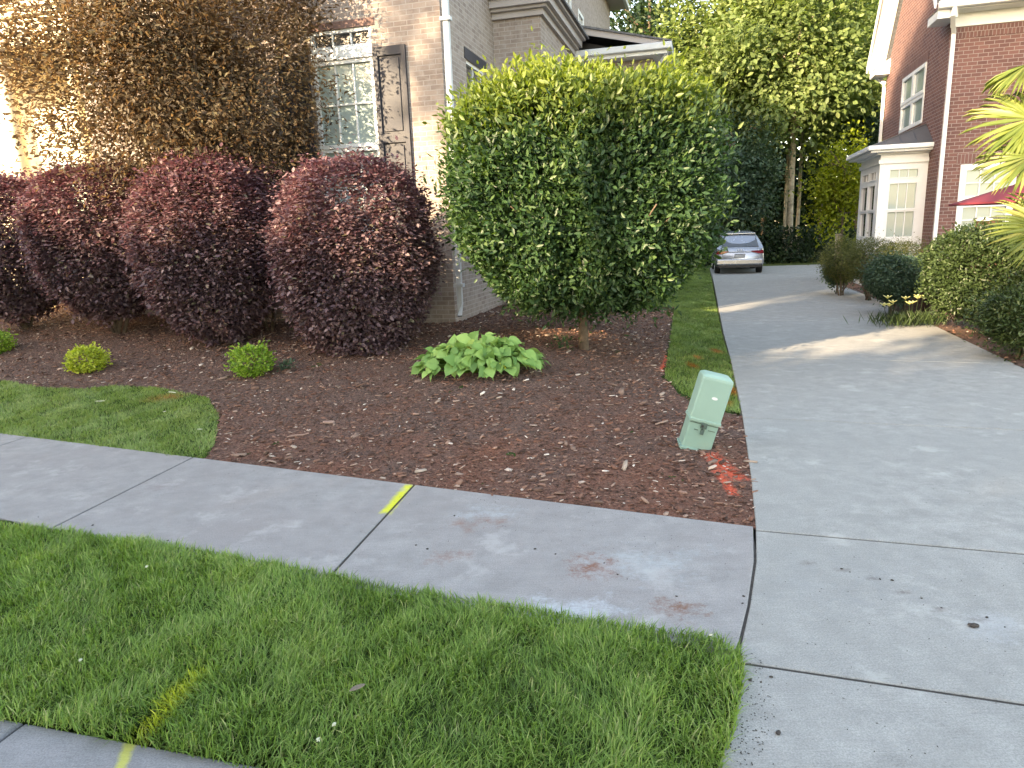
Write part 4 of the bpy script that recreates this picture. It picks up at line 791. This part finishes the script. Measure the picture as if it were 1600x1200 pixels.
# --- plants along the right side of the driveway
rp = lambda u, y: (CAM + ray(u, 400) * (y / ray(u, 400)[1]))[0]
def rb(name, label, cat, u, y, hw, zl, zh, n, L, mat, e=2.4, ncl=80, cr=.08, group=None, wr=.5, dp=None, taper=.2, st=3, horiz=.2, up=.3, lump=.12, shellk=.1):
    x = rp(u, y); b = A3(x, y, float(terr(x, y))); e_ = empty(name, b, 0, label, cat, group)
    stems(e_, b, [(R.uniform(-.5, .5) * hw, R.uniform(-.3, .3) * hw, (zl + zh) / 2 - b[2]) for _ in range(st)], .02)
    bush('foliage', e_, (x, y, (zl + zh) / 2), (hw, dp or hw, (zh - zl) / 2), n, L, mat, e, ncl, cr, lump, up, horiz, wr, .25, LEAF_S, None, taper, shellk).location = -b
    return e_
zt = lambda v, y, u=1450: H + (hor_(u) - v) / F * y * 1.02
hor_ = lambda u: 600 - (NX * (u - 800) + F * F) / NY
rb('shrub', 'small dark rounded shrub at the far corner of the planted bank', 'shrub', 1312, 17.2, .32, .25, .75, 5000, .06, M_BG)
for i, (u, y, hw, a, b) in enumerate(((1318, 16.8, .5, .55, 1.38), (1362, 15.6, .55, .6, 1.38), (1405, 14.8, .55, .6, 1.3), (1478, 13.8, .45, .6, 1.3))):
    rb('feathery_shrub', ['feathery olive shrub nearest the garage end of the planted bank', 'feathery olive shrub behind the dark round shrub, under the bay corner', 'feathery green shrub below the front facing bay window', 'feathery olive shrub right of the white downspout foot'][i], 'shrub', u, y, hw, a - .25, b, 12000, .05, M_OL, 2.2, 80, .11, 'feathery shrubs in front of the bay', .3, None, .3, 6, .4, .1, .25, .2)
rb('shrub', 'dark blue-green round clipped shrub beside the daylilies', 'shrub', 1402, 12.9, .50, .28, 1.08, 13000, .05, M_BG)
rb('clipped_hedge', 'clipped boxy green hedge shrub under the palm leaves', 'hedge', 1560, 10.4, .84, .30, 1.52, 42000, .055, M_CL, 4.5, 200, .07, None, .55, .7, .18, 5, .1, .3, .05, .04)
rb('shrub', 'loose grey-green shrub at the right edge beside the driveway', 'shrub', 1612, 8.5, .48, .15, .85, 12000, .06, M_CL, 2., 60, .12, None, .35, None, .2, 4, .2, .4, .2, .2)
# daylilies
x = rp(1432, 11.6); dl = empty('daylily', A3(x, 11.6, float(terr(x, 11.6))), 0, 'daylily clump with pale yellow flowers on the bank', 'plant')
n = 600; az = R.uniform(0, 6.28, n); Pn = np.stack([R.normal(0, .30, n), R.normal(0, .18, n), R.uniform(0, .05, n)], 1)
Aa = unit(np.stack([np.cos(az) * .6, np.sin(az) * .6, np.full(n, 1.)], 1)); leaves('strap_leaves', Pn, Aa, rdir(n), R.uniform(.18, .30, n), .016, M_CL, dl)
m = MB(); fl = []
for k_ in range(11):
    q = A3(R.normal(0, .25), R.normal(0, .14), R.uniform(.34, .5)); m.tube([(q[0] * .8, q[1] * .8, 0), tuple(q)], .005, 5); fl.append(q)
m.build('flower_stalk', M_CL, dl); M_FL = plain('pale_yellow_petals', (.75, .72, .30), .6)
for q in fl:
    a6 = np.linspace(0, 6.28, 7)[:-1]; A6 = np.stack([np.cos(a6), np.sin(a6), np.full(6, .7)], 1); leaves('flower', np.tile(q, (6, 1)), A6, np.tile(A3(0, 0, 1), (6, 1)), .1, .045, M_FL, dl)
# fan palm at the right
pz = A3(rp(1668, 8.9), 8.9, 0); pz[2] = float(terr(pz[0], pz[1]))
palm = empty('fan_palm', pz, 0, 'fan palm with sunlit yellow-green leaves reaching in at the right edge', 'palm')
M_PALM = leaf_mat('palm_leaf', [(0, (.12, .17, .04)), (.5, (.20, .25, .06)), (1, (.34, .35, .11))], .35, .4, .4, (1.1, 1.1, .5))
m = MB(); m.tube([(0, 0, -.1), (.02, 0, .6), (0, .02, 1.25), (0, 0, 1.9)], [.14, .12, .12, .10], 12); m.build('trunk', BARK, palm, True)
def fan(o, d, r_, droop, nrm=(-.2, -.75, .6)):
    hub = A3(0, 0, 1.85); tip = A3(*o); m = MB(); mid = (hub + tip) / 2 + A3(0, 0, .12); m.tube([hub, mid, tip], [.018, .013, .01], 6); fr = m.build('frond', M_PALM, palm)
    nn_ = unit(A3(*nrm)); d = A3(*d); d = unit(d - nn_ * (d @ nn_)); sd_ = np.cross(d, nn_); k_ = 44; an = np.linspace(-2.1, 2.1, k_)
    Aa = np.cos(an)[:, None] * d + np.sin(an)[:, None] * sd_; Aa = Aa + A3(0, 0, -droop) * (1 + R.normal(0, .2, (k_, 1))) + R.normal(size=(k_, 3)) * .035; L_ = r_ * (1 - .12 * (np.abs(an) / 2) ** 2) * R.uniform(.9, 1.06, k_)
    T = ([(0, 0, 0), (.4, .5, .12), (.7, .32, .0), (.9, .12, -.8), (1, 0, -1.9), (.9, -.12, -.8), (.7, -.32, 0), (.4, -.5, .12), (.4, 0, -.3), (.7, 0, -.35)], [(0, 1, 8), (0, 8, 7), (1, 2, 9, 8), (8, 9, 6, 7), (2, 3, 4, 9), (9, 4, 5, 6)])
    leaves('leaflet_fan', np.tile(tip, (k_, 1)), Aa, np.tile(nn_, (k_, 1)), L_, r_ * .085, M_PALM, fr, T, np.clip(R.normal(.5, .25, k_), 0, 1))
def pl(u, v, y): q = ray(u, v); return CAM + q * (y / q[1]) - pz
fan(pl(1606, 100, 8.9), (-.95, 0, .15), .50, .7, (-.1, -.5, .85))
fan(pl(1612, 185, 8.7), (-.95, 0, -.25), .72, .15)
fan(pl(1612, 243, 8.4), (-.95, 0, -.2), .58, .2, (-.3, -.6, .7))
fan(pl(1642, 352, 8.3), (-.9, 0, -.1), .66, .1, (-.3, -.85, .4))
for o_, d_ in (((.5, .3, 2.3), (.7, .3, .2)), ((.4, -.4, 2.2), (.4, -.7, .1)), ((.1, .5, 2.5), (.1, .8, .4)), ((0, 0, 2.6), (-.1, -.1, 1.))): fan(o_, d_, .6, .2, (.1, -.2, 1) if o_[2] < 2.6 else (0, -1, .2))
# red parasol and brick pillar behind the hedge
uy = 12.; ut = CAM + ray(1502, 317) * (uy / ray(1502, 317)[1]); uc = ut + A3(1.35, .3, .0); gz = float(terr(uc[0], uc[1]))
um = empty('parasol', (uc[0], uc[1], gz), 0, 'dark red patio parasol behind the palm leaves', 'parasol'); hz = ut[2] - gz
m = MB(); k8 = [(1.2 * math.cos(a), 1.2 * math.sin(a), hz) for a in np.linspace(math.pi, 3 * math.pi, 9)[:-1]]; apex = (0, 0, hz + .36)
m.add(k8 + [apex] + [(x_, y_, z_ - .03) for x_, y_, z_ in k8] + [(0, 0, hz + .34)], [[i, (i + 1) % 8, 8] for i in range(8)] + [[9 + i, 9 + (i + 1) % 8, 17] for i in range(8)] + [[i, (i + 1) % 8, 9 + (i + 1) % 8, 9 + i] for i in range(8)]); m.build('canopy', plain('red_canvas', (.15, .015, .03), .8, var=.08), um)
m = MB(); m.tube([(0, 0, 0), (0, 0, hz + .54)], .025, 10); m.build('pole', M_GUT, um)
m = MB(); m.tube([(0, 0, -.02), (0, 0, .05), (0, 0, .12)], [.25, .22, .05], 14); m.build('base', M_IRON, um)
q = CAM + ray(1545, 345) * (12.6 / ray(1545, 345)[1]); gz = float(terr(q[0], q[1])); pi_ = empty('brick_pillar', (q[0], q[1], gz), -TH, 'brown brick garden pillar with pale cap below the red parasol', 'pillar')
tz = q[2] - gz
m = MB(); m.box((-.16, -.16, -.1), (.16, .16, tz)); m.build('shaft', brick_mat('brown_brick', (.16, .07, .05), (.11, .05, .04), (.2, .16, .14), .2, .08, .012), pi_)
m = MB(); m.box((-.19, -.19, tz), (.19, .19, tz + .06), .01); m.build('cap', M_WHITE, pi_)
for (u, v, y, h_, lb) in ((1308, 362, 22.5, 1.35, 'pale wooden post standing at the far end of the bank'), (1464, 440, 12.9, .75, 'dark wooden post between the dark round shrub and hedge'),):
    x = rp(u, y); gz = float(terr(x, y)) if y < 22 else -.02; m = MB(); m.box((-.07, -.07, -.1), (.07, .07, h_), .01); m.box((-.08, -.08, h_), (.08, .08, h_ + .03), .01); o = m.build('wooden_post', BARKP if y > 20 else BARK); o.location = (x, y, gz); setp(o, lb, 'post')
q0 = rp(1452, 13.3); m = MB(); m.box((-.45, -.35, -.1), (.45, .35, .75), .03)
for k_ in range(9): m.box((-.42, -.36, .08 + k_ * .07), (.42, -.35, .11 + k_ * .07))
o = m.build('garden_chest', plain('brown_chest', (.09, .045, .035), .7), None); o.location = (q0, 13.35, float(terr(q0, 13.35))); o.rotation_euler = (0, 0, -TH); setp(o, 'low reddish brown slatted chest half hidden behind the dark round shrub', 'chest')

# ================================================================== BACKGROUND TREES
def bx(u, y): return float(rp(u, y))
BT = [ # u, y, height, trunk r, centre z, radii, n, L, mat, bark, label
 (1232, 34, 15, .17, 9.9, (4.6, 3.2, 4.9), 26000, .27, M_LG, BARKP, 'light green tree with sunlit slim trunk behind the driveway end'),
 (1120, 37, 15, .17, 9.0, (3.4, 3., 5.0), 18000, .27, M_LG, BARK, 'light green leafy tree rising behind the big evergreen shrub'),
 (1375, 38, 16, .18, 9.6, (3.4, 3., 5.4), 16000, .27, M_LG, BARK, 'light green tree touching the gable of the red brick house'),
 (1312, 29.5, 5.6, .07, 3.0, (1.0, 1.0, 2.7), 5200, .17, M_YG, BARK, 'small bright yellow-green tree beside the white bay window'),
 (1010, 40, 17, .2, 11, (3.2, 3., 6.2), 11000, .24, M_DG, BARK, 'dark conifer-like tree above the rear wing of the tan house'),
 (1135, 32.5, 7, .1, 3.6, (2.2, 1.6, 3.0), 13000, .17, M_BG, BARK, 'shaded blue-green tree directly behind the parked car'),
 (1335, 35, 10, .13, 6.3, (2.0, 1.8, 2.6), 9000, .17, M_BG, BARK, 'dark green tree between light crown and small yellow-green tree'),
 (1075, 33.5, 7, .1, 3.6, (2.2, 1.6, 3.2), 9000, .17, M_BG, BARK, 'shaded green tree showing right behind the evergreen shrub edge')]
for (u, y, h_, r_, cz, rad, n, L, mt, bk, lb) in BT:
    x = bx(u, y); big_ = rad[2] > 4
    tree(lb, 'tree', (x, y, -.05), h_, r_, (x, y, cz), rad, n, L, mt, bk, 'trees behind the end of the driveway', 'tree', 2.2, 52 if big_ else 34, .6 if big_ else .4, 1, (0, 0), 12, None, h_ * .8, LEAF_S, .6, .25, .28, .2)
for i, (u, y) in enumerate(((1226, 37), (1243, 39), (1190, 41), (1278, 40), (1150, 43))):
    x = bx(u, y); tree(['slim pale tree just left of the sunlit trunk', 'slim pale tree just right of the sunlit trunk', 'slim dark tree in the woods above the parked car', 'slim dark tree in the woods left of the yellow-green tree', 'farthest left slim tree in the woods behind the car'][i], 'tree', (x, y, -.05), 13, .11, (x, y, 11.5), (1.6, 1.6, 3.2), 3500, .25, M_BG, BARKP if i < 2 else BARK, 'slim trees in the woods', 'slim_tree', 2.2, 20, .45, 1, (0, 0), 6, None, 11)
def mass(name, x0, x1, y0, y1, z0, z1, n, L, mat, label):
    P = R.uniform((x0, y0, z0), (x1, y1, z1), (n, 3)); k_ = fnoise(P[:, 0], P[:, 2] * 1.3, 1.1) + .5 * fnoise(P[:, 0] * 2, P[:, 2] * 2, 1.3)
    top = z1 * (.8 + .25 * fnoise(P[:, 0], P[:, 1], .6)); P = P[(P[:, 2] < top) & (k_ > -.55 - 2. * (P[:, 2] < 9))]; n = len(P)
    o = leaves(name, P, R.normal(size=(n, 3)), A3(0, -.6, .6) + R.normal(size=(n, 3)) * .7, L * R.uniform(.6, 1.3, n), L * .55, mat, None, LEAF_S, np.clip(.45 + .3 * fnoise(P[:, 0], P[:, 2], 2.5) + R.normal(0, .2, n), 0, 1)); return setp(o, label, 'woods', kind='stuff')
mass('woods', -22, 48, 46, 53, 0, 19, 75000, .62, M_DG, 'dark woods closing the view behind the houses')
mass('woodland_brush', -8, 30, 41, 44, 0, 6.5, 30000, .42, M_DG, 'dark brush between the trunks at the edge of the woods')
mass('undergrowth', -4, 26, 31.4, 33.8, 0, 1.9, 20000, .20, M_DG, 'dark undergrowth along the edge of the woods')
# unseen trees behind the viewer, added and shaped to throw the evening shade
sd2, pd2 = A3(-.75, -.66), A3(.66, -.75)
for i, q in enumerate((-16.5, -12.5, -8.5, -4.5, -.5, 3.5, 7.5)):
    x, y = sd2 * 18 + pd2 * q; h_ = (7.6, 8.1, 8.4, 8.6, 11.0, 10.2, 9.4)[i]
    tree('unseen broad leafy tree behind the viewer, shaped to cast shade', 'tree', (x, y, -.2), h_ * .9, .2, (x, y, h_ * .52), (3.3, 3.1, h_ * .5), 24000, .32, M_DG, BARK, 'unseen shade trees behind the viewer', 'shade_tree', 3.6, 90, .35, 1, (0, 0), 8, even=.5)
for i, (q, z0, r_) in enumerate(((-7.6, 12.2, 1.5), (-5.0, 13.9, 1.9), (-1.4, 14.2, 1.9), (2.4, 14.2, 2.), (6., 14, 2.))):  # high crowns added to shade the red brick house, sun passing below them
    x, y = sd2 * 20.5 + pd2 * q
    tree('unseen tall bare stemmed tree with high crown, added to cast shade', 'tree', (x, y, -.2), 20, .2, (x, y, z0 + 4.4), (r_, r_, 4.4), 15000, .32, M_DG, BARK, 'unseen tall shade trees behind the viewer', 'tall_shade_tree', 3.6, 50, .3, 1, (0, 0), 8, even=.5)

# ================================================================== LITTLE THINGS ON THE GROUND
def scrap(name, u, v, L, Wd, az, mat, label, cat, th=.006, lift=.012, group=None):
    q = GT(u, v); k_ = 9; pts = [(L / 2 * math.cos(a) * R.uniform(.8, 1.1), Wd / 2 * math.sin(a) * R.uniform(.8, 1.1), 0) for a in np.linspace(0, 6.28, k_ + 1)[:-1]]
    m = MB(); m.add([(x, y, 0) for x, y, _ in pts] + [(x * .85, y * .8, th) for x, y, _ in pts], [list(range(k_)), [k_ + i for i in range(k_)]] + [[i, (i + 1) % k_, k_ + (i + 1) % k_, k_ + i] for i in range(k_)])
    o = m.build(name, mat); o.location = (q[0], q[1], q[2] + lift); o.rotation_euler = (R.uniform(-.15, .15), R.uniform(-.1, .1), az); return setp(o, label, cat, group)
M_TANW = plain('weathered_wood', (.34, .21, .165), .85, var=.2, scale=40); M_STRAW = plain('dry_leaf', (.52, .50, .36), .8, var=.2, scale=40); M_CLOD = plain('soil_clod', (.05, .042, .038), .95, var=.4, scale=60, bump=.8)
scrap('bark_piece', 514, 663, .13, .055, .1, M_TANW, 'large flat pale bark piece in the middle of the mulch', 'bark piece', .012, .018)
q = GT(466, 684); m = MB(); m.tube([(-.09, -.03, 0), (-.03, -.01, .006), (.04, .01, .004), (.09, .035, .01)], [.005, .007, .006, .004], 6); o = m.build('stick', M_TANW); o.location = (q[0], q[1], q[2] + .02); setp(o, 'thin pale stick lying in the mulch near the footpath', 'stick')
scrap('dry_leaf', 157, 633, .10, .02, .4, M_STRAW, 'pale dry leaf on the lawn, left of the orange tinted patch', 'leaf', .004, .045)
scrap('dry_leaf', 270, 619, .11, .022, -.25, M_STRAW, 'pale dry leaf lying on the orange tinted grass', 'leaf', .004, .045)
scrap('dry_leaf', 258, 649, .04, .02, .7, M_STRAW, 'tiny pale leaf on the lawn below the orange tinted grass', 'leaf', .004, .04)
scrap('dry_leaf', 313, 678, .05, .015, .1, M_STRAW, 'pale dry leaf near the right tip of the lawn', 'leaf', .004, .045)
scrap('dry_leaf', 560, 1094, .07, .03, .6, plain('grey_brown_leaf', (.16, .13, .10), .9), 'grey brown dead leaf tangled in the verge grass', 'leaf', .004, .055)
scrap('dry_leaf', 1110, 1012, .02, .012, .6, M_STRAW, 'pale scrap of leaf in the verge grass near the driveway corner', 'leaf', .003, .06)
for (u, v, lb) in ((130, 1052, 'pale clover flower in the verge grass at left'), (500, 1180, 'pale clover flower in the verge grass close to the kerb'), (525, 1156, 'pale clover flower above the one nearest the kerb'), (232, 902, 'small pale clover flower near the footpath edge')):
    q = GT(u, v); m = MB(); n = 0
    for k_ in range(16): d_ = rdir(1)[0]; d_[2] = abs(d_[2]); m.tube([d_ * .002, d_ * .009], [.002, .0015], 4)
    o = m.build('clover_flower', plain('clover_white', (.55, .58, .46), .7)); o.location = (q[0], q[1], q[2] + .06); setp(o, lb, 'flower', 'clover flowers in the verge grass')
def clod(u, v, s_, label, group=None):
    q = G(u, v); bm = bmesh.new(); bmesh.ops.create_icosphere(bm, subdivisions=2, radius=s_)
    for vv_ in bm.verts: vv_.co *= R.uniform(.75, 1.2); vv_.co.x *= 1.4; vv_.co.z *= .55
    me = bpy.data.meshes.new('clod'); bm.to_mesh(me); bm.free(); o = link('soil_clod', me, M_CLOD); o.location = (q[0], q[1], s_ * .4); o.rotation_euler = (0, 0, R.uniform(0, 3)); setp(o, label, 'soil clod', group)
clod(1521, 979, .016, 'largest dark soil clod on the driveway at the right'); clod(1216, 1146, .009, 'dark crumb on the driveway near the verge grass')
CR = 'little soil crumbs on the concrete'
for (u, v) in ((944, 880), (1057, 932), (836, 858), (868, 866), (1315, 889), (1328, 894), (1394, 907), (1162, 932), (1160, 943), (650, 852), (668, 858), (710, 806), (145, 821), (105, 829), (60, 808), (262, 845), (1160, 1070), (1140, 1168), (1150, 1125), (1172, 1063), (1189, 1066), (1205, 1058), (1542, 965), (1570, 980), (1471, 950), (980, 905), (965, 898), (1375, 905), (1440, 935), (1142, 1163)):
    clod(u, v, R.uniform(.003, .0065), 'little dark soil crumb lying on the concrete', CR)
rng = R; n = 500
pp = []
while len(pp) < 420:
    u, v = R.uniform(1120, 1600), R.uniform(640, 1190); pp.append(G(u, v)) if R.random() < .35 else None
    if R.random() < .5: pp.append(G(R.normal(1170, 18), R.uniform(1020, 1200)))
    if R.random() < .5: u = R.uniform(250, 1150); pp.append(G(u, 712 + (u - 250) * .125 + R.exponential(25)))
P = np.array(pp); P[:, 2] = .0015; o = leaves('fine_litter', P, rdir(len(P)) * A3(1, 1, .1), A3(0, 0, 1) + rdir(len(P)) * .2, R.uniform(.003, .009, len(P)), .003, M_CLOD, None, CHIP); setp(o, 'fine specks of soil and litter on the concrete', 'litter', kind='stuff')

# ================================================================== world, sun, camera
SUN_EL, SUN_AZ = math.radians(19), A3(-.75, -.66)              # direction towards the sun on the ground plan
w = bpy.data.worlds.new('World'); SC.world = w; w.use_nodes = True; nt = w.node_tree
sky = nt.nodes.new('ShaderNodeTexSky'); sky.sky_type = 'NISHITA'; sky.sun_disc = False; sky.sun_elevation = SUN_EL
sky.sun_rotation = math.atan2(SUN_AZ[0], SUN_AZ[1]); sky.air_density = 1.; sky.dust_density = 1.; sky.ozone_density = 1.
nt.links.new(sky.outputs[0], nt.nodes['Background'].inputs[0]); nt.nodes['Background'].inputs[1].default_value = .15
sd = bpy.data.lights.new('sun', 'SUN'); sd.energy = 2.6; sd.angle = math.radians(.53); sd.color = (1, .90, .74)
so = bpy.data.objects.new('sun', sd); COL.objects.link(so)
s = unit(SUN_AZ) * math.cos(SUN_EL); so.rotation_euler = Vector((s[0], s[1], math.sin(SUN_EL))).to_track_quat('Z', 'Y').to_euler()
cd = bpy.data.cameras.new('camera'); co = bpy.data.objects.new('camera', cd); COL.objects.link(co)
M = Matrix(((_r[0], -_r[1], -_r[2]), (_fw[0], -_fw[1], -_fw[2]), (-_d[0], _d[1], _d[2])))
co.matrix_world = Matrix.Translation((0, 0, H)) @ M.to_4x4()
cd.sensor_width = 36; cd.lens = F / 1600 * 36; cd.clip_start = .05; cd.clip_end = 1200
SC.camera = co
SC.view_settings.view_transform = 'Standard'; SC.view_settings.look = 'None'; SC.view_settings.gamma = 1
SC.view_settings.exposure = 2.9
SC.view_settings.use_white_balance = True; SC.view_settings.white_balance_temperature = 9200; SC.view_settings.white_balance_tint = 13
